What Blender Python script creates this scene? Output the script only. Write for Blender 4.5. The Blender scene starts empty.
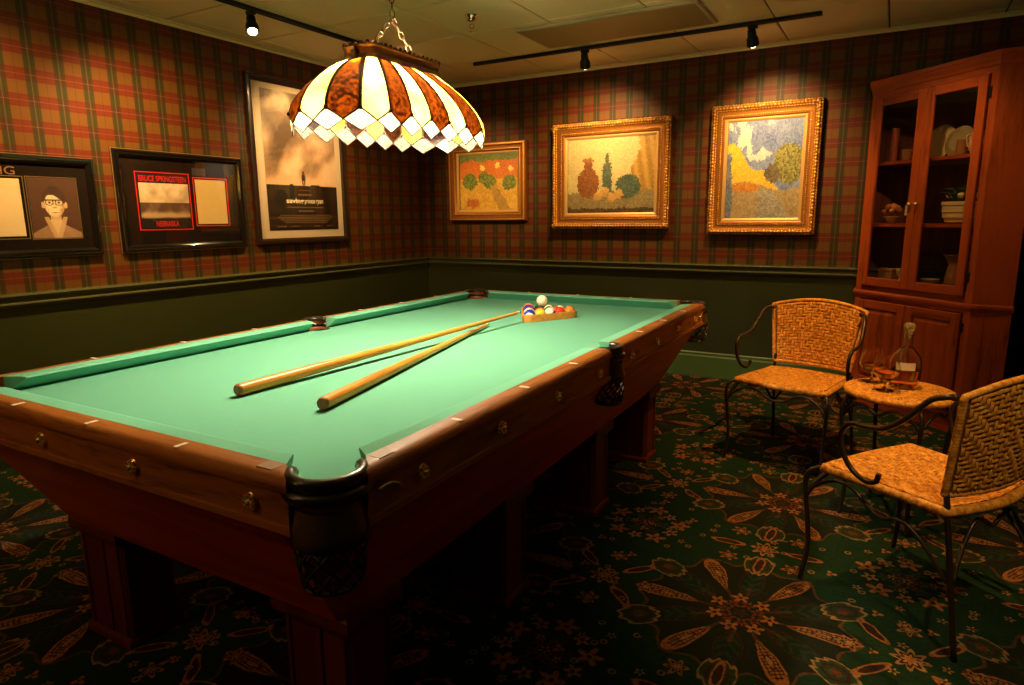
import bpy, bmesh, math, random
import numpy as np
from mathutils import Vector, Matrix
random.seed(7)
PI = math.pi
S = bpy.context.scene
COL = S.collection

# ------------------------------------------------------------------ camera
cam_d = bpy.data.cameras.new('camera')
cam = bpy.data.objects.new('camera', cam_d); COL.objects.link(cam)
cam_d.sensor_width = 36.0
cam_d.lens = 652.15 / 1024 * 36.0
cam_d.clip_start = 0.02
_r = Vector((0.8674401, 0.4974604, -0.0089901))
_u = Vector((-0.0855249, 0.1668844, 0.9822602))
_f = Vector((-0.4901359, 0.8512830, -0.1873074))
cam.matrix_world = Matrix(((_r.x, _u.x, -_f.x, 1.5217026), (_r.y, _u.y, -_f.y, -2.0849288), (_r.z, _u.z, -_f.z, 1.2397464), (0, 0, 0, 1)))
S.camera = cam
# ------------------------------------------------------------------ world, exposure
W = bpy.data.worlds.new('world'); S.world = W
W.use_nodes = True
W.node_tree.nodes['Background'].inputs[0].default_value = (1.0, .72, .42, 1)
W.node_tree.nodes['Background'].inputs[1].default_value = 0.02
S.view_settings.view_transform = 'Standard'
S.view_settings.look = 'None'
S.view_settings.gamma = 1.0
S.view_settings.use_curve_mapping = False
S.view_settings.exposure = 0.12
FILL_SCONCE = 95.0        # radiance of the unseen wall lamp added to fill the table's near end
# light levels (used by the lamp builders below)
BULB = 1280.0          # radiance of each pendant bulb
BULB_COL = (1.0, .85, .56)
SPOT_COL = (1.0, .60, .22)
CHAIR_COL = (1.0, .54, .16)
SPOT_PIC = 95.0       # watts, picture spots
SPOT_CHAIR = 120.0     # watts, assumed spots over the seating corner

XL, YB, XR, YF = -2.334, 3.009, 2.27, -3.3
ZC, ZR, ZB = 2.412, 0.884, 0.195

# ------------------------------------------------------------------ mesh helpers
class MB:
    def __init__(s): s.v = []; s.f = []; s.m = []
    def add(s, verts, faces, mi=0):
        o = len(s.v); s.v += [tuple(p) for p in verts]
        s.f += [tuple(i + o for i in f) for f in faces]; s.m += [mi] * len(faces); return s
    def box(s, x0, x1, y0, y1, z0, z1, mi=0):
        return s.add([(x0,y0,z0),(x1,y0,z0),(x1,y1,z0),(x0,y1,z0),(x0,y0,z1),(x1,y0,z1),(x1,y1,z1),(x0,y1,z1)],
                     [(0,3,2,1),(4,5,6,7),(0,1,5,4),(1,2,6,5),(2,3,7,6),(3,0,4,7)], mi)
    def rbox(s, x0, x1, y0, y1, z0, z1, b=.004, mi=0):     # box with bevelled edges
        bm = bmesh.new(); bmesh.ops.create_cube(bm, size=1)
        for v in bm.verts:
            v.co = ((x0+x1)/2 + v.co.x*(x1-x0), (y0+y1)/2 + v.co.y*(y1-y0), (z0+z1)/2 + v.co.z*(z1-z0))
        bmesh.ops.bevel(bm, geom=list(bm.edges), offset=b, segments=1, affect='EDGES', profile=.5)
        bm.verts.index_update()
        s.add([v.co[:] for v in bm.verts], [[v.index for v in f.verts] for f in bm.faces], mi); bm.free(); return s
    def loft(s, rings, closed=True, cap=True, mi=0):       # rings: lists of equal length
        n = len(rings[0]); V = [p for r in rings for p in r]; F = []
        for i in range(len(rings) - 1):
            for j in range(n if closed else n - 1):
                k = (j + 1) % n
                F.append((i*n+j, i*n+k, (i+1)*n+k, (i+1)*n+j))
        if cap and closed:
            F.append(tuple(reversed(range(n)))); F.append(tuple(range((len(rings)-1)*n, len(rings)*n)))
        return s.add(V, F, mi)
    def tube(s, path, r, n=8, closed=False, cap=True, mi=0, flat=1.0):
        P = [Vector(p) for p in path]; m = len(P)
        rr = r if isinstance(r, (list, tuple)) else [r] * m
        T = []
        for i in range(m):
            a = P[(i-1) % m] if (closed or i > 0) else P[i]; b = P[(i+1) % m] if (closed or i < m-1) else P[i]
            T.append((b - a).normalized())
        up = Vector((0, 0, 1)) if abs(T[0].z) < .9 else Vector((1, 0, 0))
        N = (up - T[0] * up.dot(T[0])).normalized(); rings = []
        for i in range(m):
            N = (N - T[i] * N.dot(T[i]))
            N = N.normalized() if N.length > 1e-6 else T[i].orthogonal().normalized()
            B = T[i].cross(N)
            rings.append([P[i] + (N*math.cos(2*PI*k/n)*flat + B*math.sin(2*PI*k/n)) * rr[i] for k in range(n)])
        if closed: rings.append(rings[0]); cap = False
        return s.loft(rings, True, cap, mi)
    def lathe(s, prof, n=24, c=(0, 0, 0), mi=0, cap=True):
        rings = [[(c[0]+r*math.cos(2*PI*k/n), c[1]+r*math.sin(2*PI*k/n), c[2]+z) for k in range(n)] for r, z in prof]
        return s.loft(rings, True, cap, mi)
    def prism(s, poly, z0, z1, mi=0):
        return s.loft([[(x, y, z0) for x, y in poly], [(x, y, z1) for x, y in poly]], True, True, mi)
    def sphere(s, c, r, n=12, mi=0, sx=1, sy=1, sz=1):
        m = max(4, n // 2)
        prof = [(math.sin(PI*i/m), -math.cos(PI*i/m)) for i in range(1, m)]
        V = [(c[0], c[1], c[2]-r*sz)]
        for a, z in prof: V += [(c[0]+r*sx*a*math.cos(2*PI*k/n), c[1]+r*sy*a*math.sin(2*PI*k/n), c[2]+r*sz*z) for k in range(n)]
        V.append((c[0], c[1], c[2]+r*sz)); F = []
        for k in range(n): F.append((0, 1+(k+1) % n, 1+k))
        for i in range(m-2):
            for k in range(n):
                a = 1+i*n; F.append((a+k, a+(k+1) % n, a+n+(k+1) % n, a+n+k))
        a = 1+(m-2)*n
        for k in range(n): F.append((a+k, a+(k+1) % n, len(V)-1))
        return s.add(V, F, mi)
    def xf(s, fn): s.v = [tuple(fn(Vector(p))) for p in s.v]; return s
    def mesh(s, name):
        me = bpy.data.meshes.new(name); me.from_pydata(s.v, [], s.f); return me
    def build(s, name, mats, parent=None, smooth=False, fixn=True):
        me = s.mesh(name)
        for m in (mats if isinstance(mats, (list, tuple)) else [mats]): me.materials.append(m)
        if any(s.m): me.polygons.foreach_set('material_index', s.m)
        if fixn:
            bm = bmesh.new(); bm.from_mesh(me); bmesh.ops.recalc_face_normals(bm, faces=bm.faces); bm.to_mesh(me); bm.free()
        if smooth:
            me.polygons.foreach_set('use_smooth', [True] * len(me.polygons))
            if smooth is not True:
                bm = bmesh.new(); bm.from_mesh(me)
                for e in bm.edges:
                    if len(e.link_faces) == 2 and e.calc_face_angle(0) > smooth: e.smooth = False
                bm.to_mesh(me); bm.free()
        me.update()
        o = bpy.data.objects.new(name, me); COL.objects.link(o)
        if parent: o.parent = parent
        return o
SM = math.radians(40)

def cat(pts, n=6):     # Catmull-Rom through the points
    P = [Vector(p) for p in pts]; P = [P[0]*2-P[1]] + P + [P[-1]*2-P[-2]]; out = []
    for i in range(1, len(P)-2):
        for k in range(n):
            t = k/n; a, b, c, d = P[i-1], P[i], P[i+1], P[i+2]
            out.append(.5*((2*b)+(c-a)*t+(2*a-5*b+4*c-d)*t*t+(3*b-a-3*c+d)*t*t*t))
    out.append(P[-2]); return out

def tag(o, label=None, cat=None, group=None, kind=None):
    if label: o['label'] = label
    if cat: o['category'] = cat
    if group: o['group'] = group
    if kind: o['kind'] = kind
    return o
def thing(name, label, cat, loc=(0, 0, 0), rz=0, group=None):
    o = bpy.data.objects.new(name, None); COL.objects.link(o); o.empty_display_size = .1
    o.location = loc; o.rotation_euler = (0, 0, rz); return tag(o, label, cat, group)
def kid(src, parent, loc=None, rot=None):
    c = src.copy(); COL.objects.link(c); c.parent = parent
    if loc is not None: c.location = loc
    if rot is not None: c.rotation_euler = rot
    return c

# ------------------------------------------------------------------ material helpers
def new_mat(name):
    m = bpy.data.materials.new(name); m.use_nodes = True
    nt = m.node_tree; return m, nt, nt.nodes['Principled BSDF']
def mat(name, col, rough=.5, metal=0, spec=.5, coat=0, noise=0, nscale=40, bump=0, trans=0, ior=1.45, emit=None, es=0):
    m, nt, p = new_mat(name)
    p.inputs['Base Color'].default_value = (*col, 1); p.inputs['Roughness'].default_value = rough
    p.inputs['Metallic'].default_value = metal; p.inputs['Specular IOR Level'].default_value = spec
    p.inputs['Coat Weight'].default_value = coat; p.inputs['Coat Roughness'].default_value = .08
    p.inputs['Transmission Weight'].default_value = trans; p.inputs['IOR'].default_value = ior
    if emit: p.inputs['Emission Color'].default_value = (*emit, 1); p.inputs['Emission Strength'].default_value = es
    if noise or bump:
        tc = nt.nodes.new('ShaderNodeTexCoord'); nz = nt.nodes.new('ShaderNodeTexNoise'); nz.inputs['Scale'].default_value = nscale
        nz.inputs['Detail'].default_value = 5
        nt.links.new(tc.outputs['Object'], nz.inputs['Vector'])
        if noise:
            mx = nt.nodes.new('ShaderNodeMix'); mx.data_type = 'RGBA'
            mx.inputs[6].default_value = (*[c*(1-noise) for c in col], 1); mx.inputs[7].default_value = (*[min(1, c*(1+noise)) for c in col], 1)
            nt.links.new(nz.outputs['Fac'], mx.inputs[0]); nt.links.new(mx.outputs[2], p.inputs['Base Color'])
        if bump:
            b = nt.nodes.new('ShaderNodeBump'); b.inputs['Strength'].default_value = bump; b.inputs['Distance'].default_value = .002
            nt.links.new(nz.outputs['Fac'], b.inputs['Height']); nt.links.new(b.outputs['Normal'], p.inputs['Normal'])
    return m
def wood(name, c1, c2, axis='x', rough=.35, scale=1.0, coat=.2, ring=.35):
    m, nt, p = new_mat(name)
    tc = nt.nodes.new('ShaderNodeTexCoord'); mp = nt.nodes.new('ShaderNodeMapping')
    st = {'x': (1.2, 14, 14), 'y': (14, 1.2, 14), 'z': (14, 14, 1.2)}[axis]
    mp.inputs['Scale'].default_value = [a*scale for a in st]
    nt.links.new(tc.outputs['Object'], mp.inputs['Vector'])
    n1 = nt.nodes.new('ShaderNodeTexNoise'); n1.inputs['Scale'].default_value = 1.6; n1.inputs['Detail'].default_value = 6; n1.inputs['Distortion'].default_value = .6
    n2 = nt.nodes.new('ShaderNodeTexNoise'); n2.inputs['Scale'].default_value = 9; n2.inputs['Detail'].default_value = 4
    for n in (n1, n2): nt.links.new(mp.outputs[0], n.inputs['Vector'])
    ad = nt.nodes.new('ShaderNodeMath'); ad.operation = 'MULTIPLY_ADD'; ad.inputs[1].default_value = ring
    nt.links.new(n2.outputs['Fac'], ad.inputs[0]); nt.links.new(n1.outputs['Fac'], ad.inputs[2])
    rp = nt.nodes.new('ShaderNodeValToRGB'); rp.color_ramp.elements[0].position = .46; rp.color_ramp.elements[1].position = .82
    rp.color_ramp.elements[0].color = (*c1, 1); rp.color_ramp.elements[1].color = (*c2, 1)
    nt.links.new(ad.outputs[0], rp.inputs[0]); nt.links.new(rp.outputs[0], p.inputs['Base Color'])
    p.inputs['Roughness'].default_value = rough; p.inputs['Coat Weight'].default_value = coat; p.inputs['Coat Roughness'].default_value = .15; p.inputs['Specular IOR Level'].default_value = .25
    b = nt.nodes.new('ShaderNodeBump'); b.inputs['Strength'].default_value = .15; b.inputs['Distance'].default_value = .001
    nt.links.new(n2.outputs['Fac'], b.inputs['Height']); nt.links.new(b.outputs['Normal'], p.inputs['Normal'])
    return m
def pane_mat(name, tint=(1, 1, 1), gloss=.07, rough=.02):   # thin clear glazing: mostly see-through, fresnel-like gloss
    m = bpy.data.materials.new(name); m.use_nodes = True; nt = m.node_tree; nt.nodes.clear()
    o = nt.nodes.new('ShaderNodeOutputMaterial'); t = nt.nodes.new('ShaderNodeBsdfTransparent'); g = nt.nodes.new('ShaderNodeBsdfGlossy')
    mx = nt.nodes.new('ShaderNodeMixShader'); 
    ge = nt.nodes.new('ShaderNodeNewGeometry'); dt = nt.nodes.new('ShaderNodeVectorMath'); dt.operation = 'DOT_PRODUCT'
    nt.links.new(ge.outputs['Incoming'], dt.inputs[0]); nt.links.new(ge.outputs['Normal'], dt.inputs[1])
    X.nt = nt; q = 1 - X(dt.outputs['Value']).abs(); fr = q*q*q*q*q*.95 + .045      # Schlick reflectance, same from both sides
    t.inputs[0].default_value = (*tint, 1); g.inputs['Roughness'].default_value = rough
    nt.links.new(fr.s, mx.inputs[0]); nt.links.new(t.outputs[0], mx.inputs[1]); nt.links.new(g.outputs[0], mx.inputs[2]); nt.links.new(mx.outputs[0], o.inputs[0])
    return m
def glow_glass(name, c1, c2, scale, trans=.8, rough=.25):   # art glass: diffuse light passes through
    m = bpy.data.materials.new(name); m.use_nodes = True; nt = m.node_tree; nt.nodes.clear()
    o = nt.nodes.new('ShaderNodeOutputMaterial'); t = nt.nodes.new('ShaderNodeBsdfTranslucent'); g = nt.nodes.new('ShaderNodeBsdfPrincipled')
    g.inputs['Roughness'].default_value = rough
    mx = nt.nodes.new('ShaderNodeMixShader'); mx.inputs[0].default_value = 1-trans
    tc = nt.nodes.new('ShaderNodeTexCoord'); nz = nt.nodes.new('ShaderNodeTexNoise'); nz.inputs['Scale'].default_value = scale; nz.inputs['Detail'].default_value = 3
    rp = nt.nodes.new('ShaderNodeValToRGB'); rp.color_ramp.elements[0].color = (*c1, 1); rp.color_ramp.elements[1].color = (*c2, 1)
    rp.color_ramp.elements[0].position = .4; rp.color_ramp.elements[1].position = .62
    nt.links.new(tc.outputs['Object'], nz.inputs[0]); nt.links.new(nz.outputs['Fac'], rp.inputs[0])
    nt.links.new(rp.outputs[0], t.inputs[0]); nt.links.new(rp.outputs[0], g.inputs['Base Color'])
    nt.links.new(t.outputs[0], mx.inputs[1]); nt.links.new(g.outputs[0], mx.inputs[2]); nt.links.new(mx.outputs[0], o.inputs[0])
    return m
def emis(name, col, st):
    m = bpy.data.materials.new(name); m.use_nodes = True; nt = m.node_tree; nt.nodes.clear()
    o = nt.nodes.new('ShaderNodeOutputMaterial'); e = nt.nodes.new('ShaderNodeEmission')
    e.inputs[0].default_value = (*col, 1); e.inputs[1].default_value = st; nt.links.new(e.outputs[0], o.inputs[0]); return m

# little expression language over shader math nodes
class X:
    nt = None
    def __init__(s, sock): s.s = sock
    @staticmethod
    def op(o, *a, clamp=False):
        n = X.nt.nodes.new('ShaderNodeMath'); n.operation = o; n.use_clamp = clamp
        for i, q in enumerate(a):
            if isinstance(q, X): X.nt.links.new(q.s, n.inputs[i])
            else: n.inputs[i].default_value = q
        return X(n.outputs[0])
    def __add__(s, o): return X.op('ADD', s, o)
    __radd__ = __add__
    def __sub__(s, o): return X.op('SUBTRACT', s, o)
    def __rsub__(s, o): return X.op('SUBTRACT', o, s)
    def __mul__(s, o): return X.op('MULTIPLY', s, o)
    __rmul__ = __mul__
    def __truediv__(s, o): return X.op('DIVIDE', s, o)
    def __rtruediv__(s, o): return X.op('DIVIDE', o, s)
    def abs(s): return X.op('ABSOLUTE', s)
    def cos(s): return X.op('COSINE', s)
    def sin(s): return X.op('SINE', s)
    def wrap(s, p): return X.op('WRAP', s, p/2, -p/2)
    def lt(s, v): return X.op('LESS_THAN', s, v)
    def gt(s, v): return X.op('GREATER_THAN', s, v)
    def below(s, v, w):    # soft step: 1 below v, 0 above v+w
        return X.op('MULTIPLY_ADD', s, -1/w, (v+w)/w, clamp=True) if not isinstance(v, X) else X.op('DIVIDE', v + w - s, w, clamp=True)
def xmin(a, b): return X.op('MINIMUM', a, b)
def xmax(a, b): return X.op('MAXIMUM', a, b)
def hyp(a, b): return X.op('SQRT', a*a + b*b)
def pos_xyz(nt):
    g = nt.nodes.new('ShaderNodeNewGeometry'); sp = nt.nodes.new('ShaderNodeSeparateXYZ'); nt.links.new(g.outputs['Position'], sp.inputs[0])
    return [X(sp.outputs[i]) for i in range(3)], g
def layer(nt, base, fac, col):
    mx = nt.nodes.new('ShaderNodeMix'); mx.data_type = 'RGBA'
    if isinstance(base, tuple): mx.inputs[6].default_value = (*base, 1)
    else: nt.links.new(base, mx.inputs[6])
    if isinstance(col, tuple): mx.inputs[7].default_value = (*col, 1)
    else: nt.links.new(col, mx.inputs[7])
    if isinstance(fac, X): nt.links.new(fac.s, mx.inputs[0])
    else: mx.inputs[0].default_value = fac
    return mx.outputs[2]

# ------------------------------------------------------------------ surface materials
def wallpaper(name, axis, u0):
    m, nt, p = new_mat(name); X.nt = nt
    xyz, g = pos_xyz(nt); u = xyz[axis]; v = xyz[2]
    P, Q = .1379, .1267
    a = (u - u0).wrap(P); b = (v - 1.847).wrap(Q)
    base = (.125, .050, .0075)
    nz = nt.nodes.new('ShaderNodeTexNoise'); nz.inputs['Scale'].default_value = 260; nt.links.new(g.outputs['Position'], nz.inputs[0])
    c = layer(nt, base, X(nz.outputs['Fac'])*.35, (.092, .035, .0055))
    red = b.abs().below(.030, .002); grn = a.abs().below(.0255, .002)
    c = layer(nt, c, red*.92, (.112, .0135, .003))
    c = layer(nt, c, grn*(1 - red*.35)*.94, (.030, .028, .0055))
    c = layer(nt, c, grn*red*.35, (.020, .006, .003))
    thin = b.abs().below(.0012, .001); c = layer(nt, c, thin*.5, (.19, .10, .045))
    thin = ((b.abs() - .027).abs()).below(.001, .001); c = layer(nt, c, thin*.35, (.05, .006, .002))
    tv = a.abs().below(.0012, .001); c = layer(nt, c, tv*.5, (.18, .105, .05))
    tv = ((a.abs() - .012).abs()).below(.0016, .001); c = layer(nt, c, tv*.4, (.013, .013, .005))
    dk = (a - P*.5).wrap(P).abs().below(.001, .001); c = layer(nt, c, dk*.5, (.03, .009, .003))
    nt.links.new(c, p.inputs['Base Color']); p.inputs['Roughness'].default_value = .55
    p.inputs['Specular IOR Level'].default_value = .3
    return m
def carpet():
    m, nt, p = new_mat('carpet'); X.nt = nt
    (x, y, z), g = pos_xyz(nt); P = .925
    nz = nt.nodes.new('ShaderNodeTexNoise'); nz.inputs['Scale'].default_value = 14; nz.inputs['Detail'].default_value = 3; nt.links.new(g.outputs['Position'], nz.inputs[0])
    wob = (X(nz.outputs['Fac']) - .5)*.02
    fz = nt.nodes.new('ShaderNodeTexNoise'); fz.inputs['Scale'].default_value = 420; nt.links.new(g.outputs['Position'], fz.inputs[0])
    G = (.012, .037, .010); GD = (.005, .016, .008); OR = (.34, .115, .030); TN = (.34, .155, .045); BR = (.045, .014, .007); CR = (.30, .155, .050); RD = (.14, .032, .014); LG = (.030, .055, .016)
    c = layer(nt, G, X(nz.outputs['Fac']), (.008, .024, .007))
    def cell(ox, oy):
        a = (x - ox).wrap(P) + wob; b = (y - oy).wrap(P) + wob; r = hyp(a, b); t = X.op('ARCTAN2', b, a); return a, b, r, t
    def sector(r, t, n, off=0.0):
        q = (t - off).wrap(2*PI/n); return r*q.cos(), r*q.sin()
    def flower(lx, ly, r0, n=5, k=.30):
        r = hyp(lx, ly); t = X.op('ARCTAN2', ly, lx); return r / ((t*n).cos()*k + (1-k)) / r0, r
    # --- medallion
    a, b, r, t = cell(1.21, -.10)
    halo = ((t*12).cos()*.022 + .315)
    c = layer(nt, c, r.below(halo, .01)*.72, (.014, .0085, .0045))
    rim = ((r - halo).abs()).below(.004, .003); c = layer(nt, c, rim*.6, (.14, .055, .018))
    lx, ly = sector(r, t, 6, PI/6)          # feathery leaves
    e = hyp((lx - .20)/.085, ly/.038); c = layer(nt, c, e.below(1, .08), (.008, .018, .009))
    vein = ((lx*150 - ly.abs()*170).sin()).gt(.2)*e.below(.82, .05); c = layer(nt, c, vein*.8, (.026, .038, .014))
    ring = (e - 1).abs().below(.07, .06); c = layer(nt, c, ring*.8, BR)
    lx, ly = sector(r, t, 6, 0)             # long teardrops with outline
    for rc, ra, rb in ((.235, .095, .034),):
        w = (lx - rc)/ra; e = hyp(w, ly/(rb*(w*.35 + .75)))
        c = layer(nt, c, e.below(1, .06), BR); ring = (e - .92).abs().below(.10, .05); c = layer(nt, c, ring, OR)
        ring = (e - .55).abs().below(.07, .05); c = layer(nt, c, ring*.8, RD)
        dots = (((lx*230).sin()*(ly*260).cos()).abs()).gt(.45)*e.below(.80, .05)*e.gt(.34); c = layer(nt, c, dots*.8, TN)
        c = layer(nt, c, e.below(.22, .08), TN)
    lx, ly = sector(r, t, 6, PI/6)          # lobed paisleys between
    e = hyp((lx - .325)/.062, ly/.050); c = layer(nt, c, e.below(1, .06), LG)
    ring = (e + (t*72).cos()*.09 - .98).abs().below(.06, .05); c = layer(nt, c, ring, CR); c = layer(nt, c, e.below(.86, .05)*.25, GD)
    ring = (e - .6).abs().below(.07, .05); c = layer(nt, c, ring, BR); c = layer(nt, c, e.below(.25, .08), RD)
    ln = ((t*12 + PI*.0).cos()).gt(.86)*r.below(.16, .01)*r.gt(.05); c = layer(nt, c, ln*.7, (.09, .034, .012))
    for n, R, r0, off, col in ((7, .085, .027, 0, OR), (7, .050, .022, PI/7, RD), (1, 0, .024, 0, BR)):
        lx, ly = sector(r, t, n, off) if n > 1 else (a, b)
        e, q = flower(lx - R, ly, r0); c = layer(nt, c, e.below(1, .12), col); c = layer(nt, c, q.below(.006, .002), BR)
    # --- flower wreath
    a, b, r, t = cell(1.21 + P/2, -.10 + P/2)
    c = layer(nt, c, r.below(.10, .03)*.7, GD)
    for n, R, r0, off, col in ((5, .130, .040, .25, OR), (5, .120, .027, .88, TN), (6, .070, .028, .1, LG), (5, .036, .020, 0, RD), (1, 0, .018, 0, TN)):
        lx, ly = sector(r, t, n, off) if n > 1 else (a, b)
        e, q = flower(lx - R, ly, r0); c = layer(nt, c, e.below(1, .12), col); c = layer(nt, c, q.below(.007, .002), BR)
    # --- star rosettes with spindle leaves, on both half-way points
    for ox, oy, off in ((1.21 + P/2, -.10, 0), (1.21, -.10 + P/2, PI/4)):
        a, b, r, t = cell(ox, oy)
        e, q = flower(a, b, .052, 8, .22); c = layer(nt, c, e.below(1, .07), TN); ring = (e - .62).abs().below(.10, .06); c = layer(nt, c, ring, BR); c = layer(nt, c, q.below(.012, .003), OR)
        lx, ly = sector(r, t, 4, off + PI/4)
        w = (lx - .135)/.062; e = hyp(w, ly/.017); c = layer(nt, c, e.below(1, .1), BR); ring = (e - .9).abs().below(.12, .08); c = layer(nt, c, ring, OR)
        lx, ly = sector(r, t, 4, off)
        e, q = flower(lx - .155, ly, .036, 6, .28); c = layer(nt, c, e.below(1, .1), OR); ring = (e - .6).abs().below(.10, .06); c = layer(nt, c, ring, GD); c = layer(nt, c, q.below(.008, .002), TN)
    # --- scattered sprigs and rings
    a, b, r, t = cell(1.21, -.10)
    free = r.gt(.36)
    for sc, r0, thr, col, n in ((9.5, .015, .55, TN, 5), (7.3, .018, .60, OR, 3)):
        vo = nt.nodes.new('ShaderNodeTexVoronoi'); vo.voronoi_dimensions = '2D'; vo.inputs['Scale'].default_value = sc; vo.inputs['Randomness'].default_value = .8
        nt.links.new(g.outputs['Position'], vo.inputs['Vector'])
        sp = nt.nodes.new('ShaderNodeSeparateXYZ'); nt.links.new(vo.outputs['Position'], sp.inputs[0])
        cs = nt.nodes.new('ShaderNodeSeparateColor'); nt.links.new(vo.outputs['Color'], cs.inputs[0])
        e, q = flower(x - X(sp.outputs[0]), y - X(sp.outputs[1]), r0, n, .35)
        on = X(cs.outputs[0]).gt(thr)*free
        c = layer(nt, c, e.below(1, .15)*on, col); c = layer(nt, c, q.below(.004, .002)*on, BR)
        rg = (q - .009).abs().below(.0022, .0015)*X(cs.outputs[1]).gt(.35)*X(cs.outputs[0]).lt(thr)*free; c = layer(nt, c, rg*.8, CR)
    yn = nt.nodes.new('ShaderNodeTexNoise'); yn.inputs['Scale'].default_value = 75; yn.inputs['Detail'].default_value = 4; nt.links.new(g.outputs['Position'], yn.inputs[0])
    c = layer(nt, c, X.op('MULTIPLY_ADD', X(yn.outputs['Fac']), 3.2, -1.35, clamp=True)*.72, (.006, .010, .004))
    c = layer(nt, c, X(fz.outputs['Fac'])*.30, (.012, .014, .010))
    nt.links.new(c, p.inputs['Base Color']); p.inputs['Roughness'].default_value = .95; p.inputs['Specular IOR Level'].default_value = .08
    bp = nt.nodes.new('ShaderNodeBump'); bp.inputs['Strength'].default_value = .4; bp.inputs['Distance'].default_value = .003
    nt.links.new(fz.outputs['Fac'], bp.inputs['Height']); nt.links.new(bp.outputs[0], p.inputs['Normal'])
    return m
M_CARPET = carpet()
M_WP_L = wallpaper('plaid_paper_side', 1, -.257); M_WP_B = wallpaper('plaid_paper_back', 0, 1.182)
M_WAINS = mat('dark_green_paint', (.037, .044, .013), .38, spec=.4, noise=.12, nscale=6)
M_TRIM = mat('green_gloss_trim', (.085, .092, .038), .2, spec=.6)
M_TILE = mat('ceiling_tile', (.90, .70, .36), .9, spec=.1, noise=.06, nscale=90, bump=.3)
M_JOINT = mat('ceiling_void', (.14, .08, .03), .9)
M_BLACK = mat('black_metal', (.008, .007, .006), .4, spec=.5)
M_IRON = mat('wrought_iron', (.045, .026, .015), .34, metal=.5, noise=.3, nscale=30)
M_BRASS = mat('brass', (1.0, .72, .30), .24, metal=.8)
M_CHROME = mat('chrome', (.75, .70, .6), .12, metal=1)
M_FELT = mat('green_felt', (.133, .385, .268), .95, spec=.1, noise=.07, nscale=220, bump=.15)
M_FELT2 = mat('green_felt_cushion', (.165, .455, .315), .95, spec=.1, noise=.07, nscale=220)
M_RAIL_X = wood('rail_walnut_x', (.080, .021, .004), (.36, .112, .017), 'x', .5, 2.2, .02, .6)
M_RAIL_Y = wood('rail_walnut_y', (.080, .021, .004), (.36, .112, .017), 'y', .5, 2.2, .02, .6)
M_BODY_X = wood('mahogany_x', (.44, .038, .004), (.70, .078, .008), 'x', .35, .8)
M_BODY_Y = wood('mahogany_y', (.44, .038, .004), (.70, .078, .008), 'y', .35, .8)
M_BODY_Z = wood('mahogany_z', (.44, .038, .004), (.70, .078, .008), 'z', .35, .8)
M_LEGW = wood('dark_mahogany_leg', (.085, .011, .0022), (.15, .023, .0045), 'z', .4, .8)
M_PLATE = mat('worn_plate', (.30, .135, .050), .5, noise=.4, nscale=50)
M_IVORY = mat('ivory_inlay', (.85, .70, .52), .3)
M_LEATHER = mat('black_leather', (.016, .011, .008), .28, coat=.3)
M_LEATHER_B = mat('brown_leather', (.28, .085, .028), .5, noise=.3, nscale=30)
M_CORD = mat('black_cord', (.030, .024, .018), .35)
M_BAND = mat('olive_leather', (.075, .042, .012), .38)
M_OAK_Z = wood('oak_z', (.12, .017, .003), (.38, .066, .011), 'z', .4, 1.0, ring=.6)
M_OAK_X = wood('oak_x', (.12, .017, .003), (.38, .066, .011), 'x', .4, 1.0, ring=.6)
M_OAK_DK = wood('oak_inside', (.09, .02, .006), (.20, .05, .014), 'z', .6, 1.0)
M_GOLD = mat('gilt', (.80, .42, .10), .36, metal=.75, noise=.25, nscale=60, bump=.5)
M_GOLD2 = mat('gilt_dark', (.34, .125, .022), .42, metal=.65, noise=.35, nscale=80, bump=.5)
M_LINER = mat('gilt_liner', (.60, .36, .13), .5, metal=.3)
M_BLKFR = mat('black_lacquer', (.006, .005, .004), .12, coat=.5)
M_GOLDEDGE = mat('gold_edge', (.55, .36, .14), .3, metal=.8)
M_DKMAT = mat('dark_mat_board', (.0085, .0042, .002), .8, spec=.2)
M_WMAT = mat('white_mat_board', (.72, .58, .42), .8)
M_PANE = pane_mat('picture_glass'); M_PANE_C = pane_mat('cabinet_glass', (.93, .91, .87))

# ------------------------------------------------------------------ room shell
def struct(o): o['kind'] = 'structure'; return o
struct(MB().add([(XL-.2, YF-.2, 0), (XR+.2, YF-.2, 0), (XR+.2, YB+.2, 0), (XL-.2, YB+.2, 0), (XL-.2, YF-.2, -.05), (XR+.2, YF-.2, -.05), (XR+.2, YB+.2, -.05), (XL-.2, YB+.2, -.05)],
       [(0,1,2,3),(7,6,5,4),(0,4,5,1),(1,5,6,2),(2,6,7,3),(3,7,4,0)]).build('floor', M_CARPET))
def wall(name, x0, x1, y0, y1, mp):
    b = MB(); b.box(x0, x1, y0, y1, 0, ZR - .03, 0); b.box(x0, x1, y0, y1, ZR - .03, ZC + .02, 1)
    struct(b.build(name, [M_WAINS, mp]))
wall('wall_left', XL-.1, XL, YF-.1, YB+.1, M_WP_L)
wall('wall_back', XL, XR, YB, YB+.1, M_WP_B)
wall('wall_right', XR, XR+.1, YF-.1, YB+.1, M_WP_L)
wall('wall_front', XL, XR, YF-.1, YF, M_WP_B)
CR_PROF = [(0, .0), (.012, 0), (.030, -.004), (.032, -.012), (.020, -.020), (.014, -.030), (.016, -.044), (.026, -.050), (.026, -.057), (.014, -.064), (.010, -.074), (0, -.078)]
BB_PROF = [(0, .195), (.008, .195), (.014, .188), (.014, .170), (.018, .160), (.018, .0), (0, 0)]
WA_PROF = [(0, 0), (.022, 0), (.022, -.006), (.006, -.008), (.004, -.024), (0, -.024)]
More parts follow.
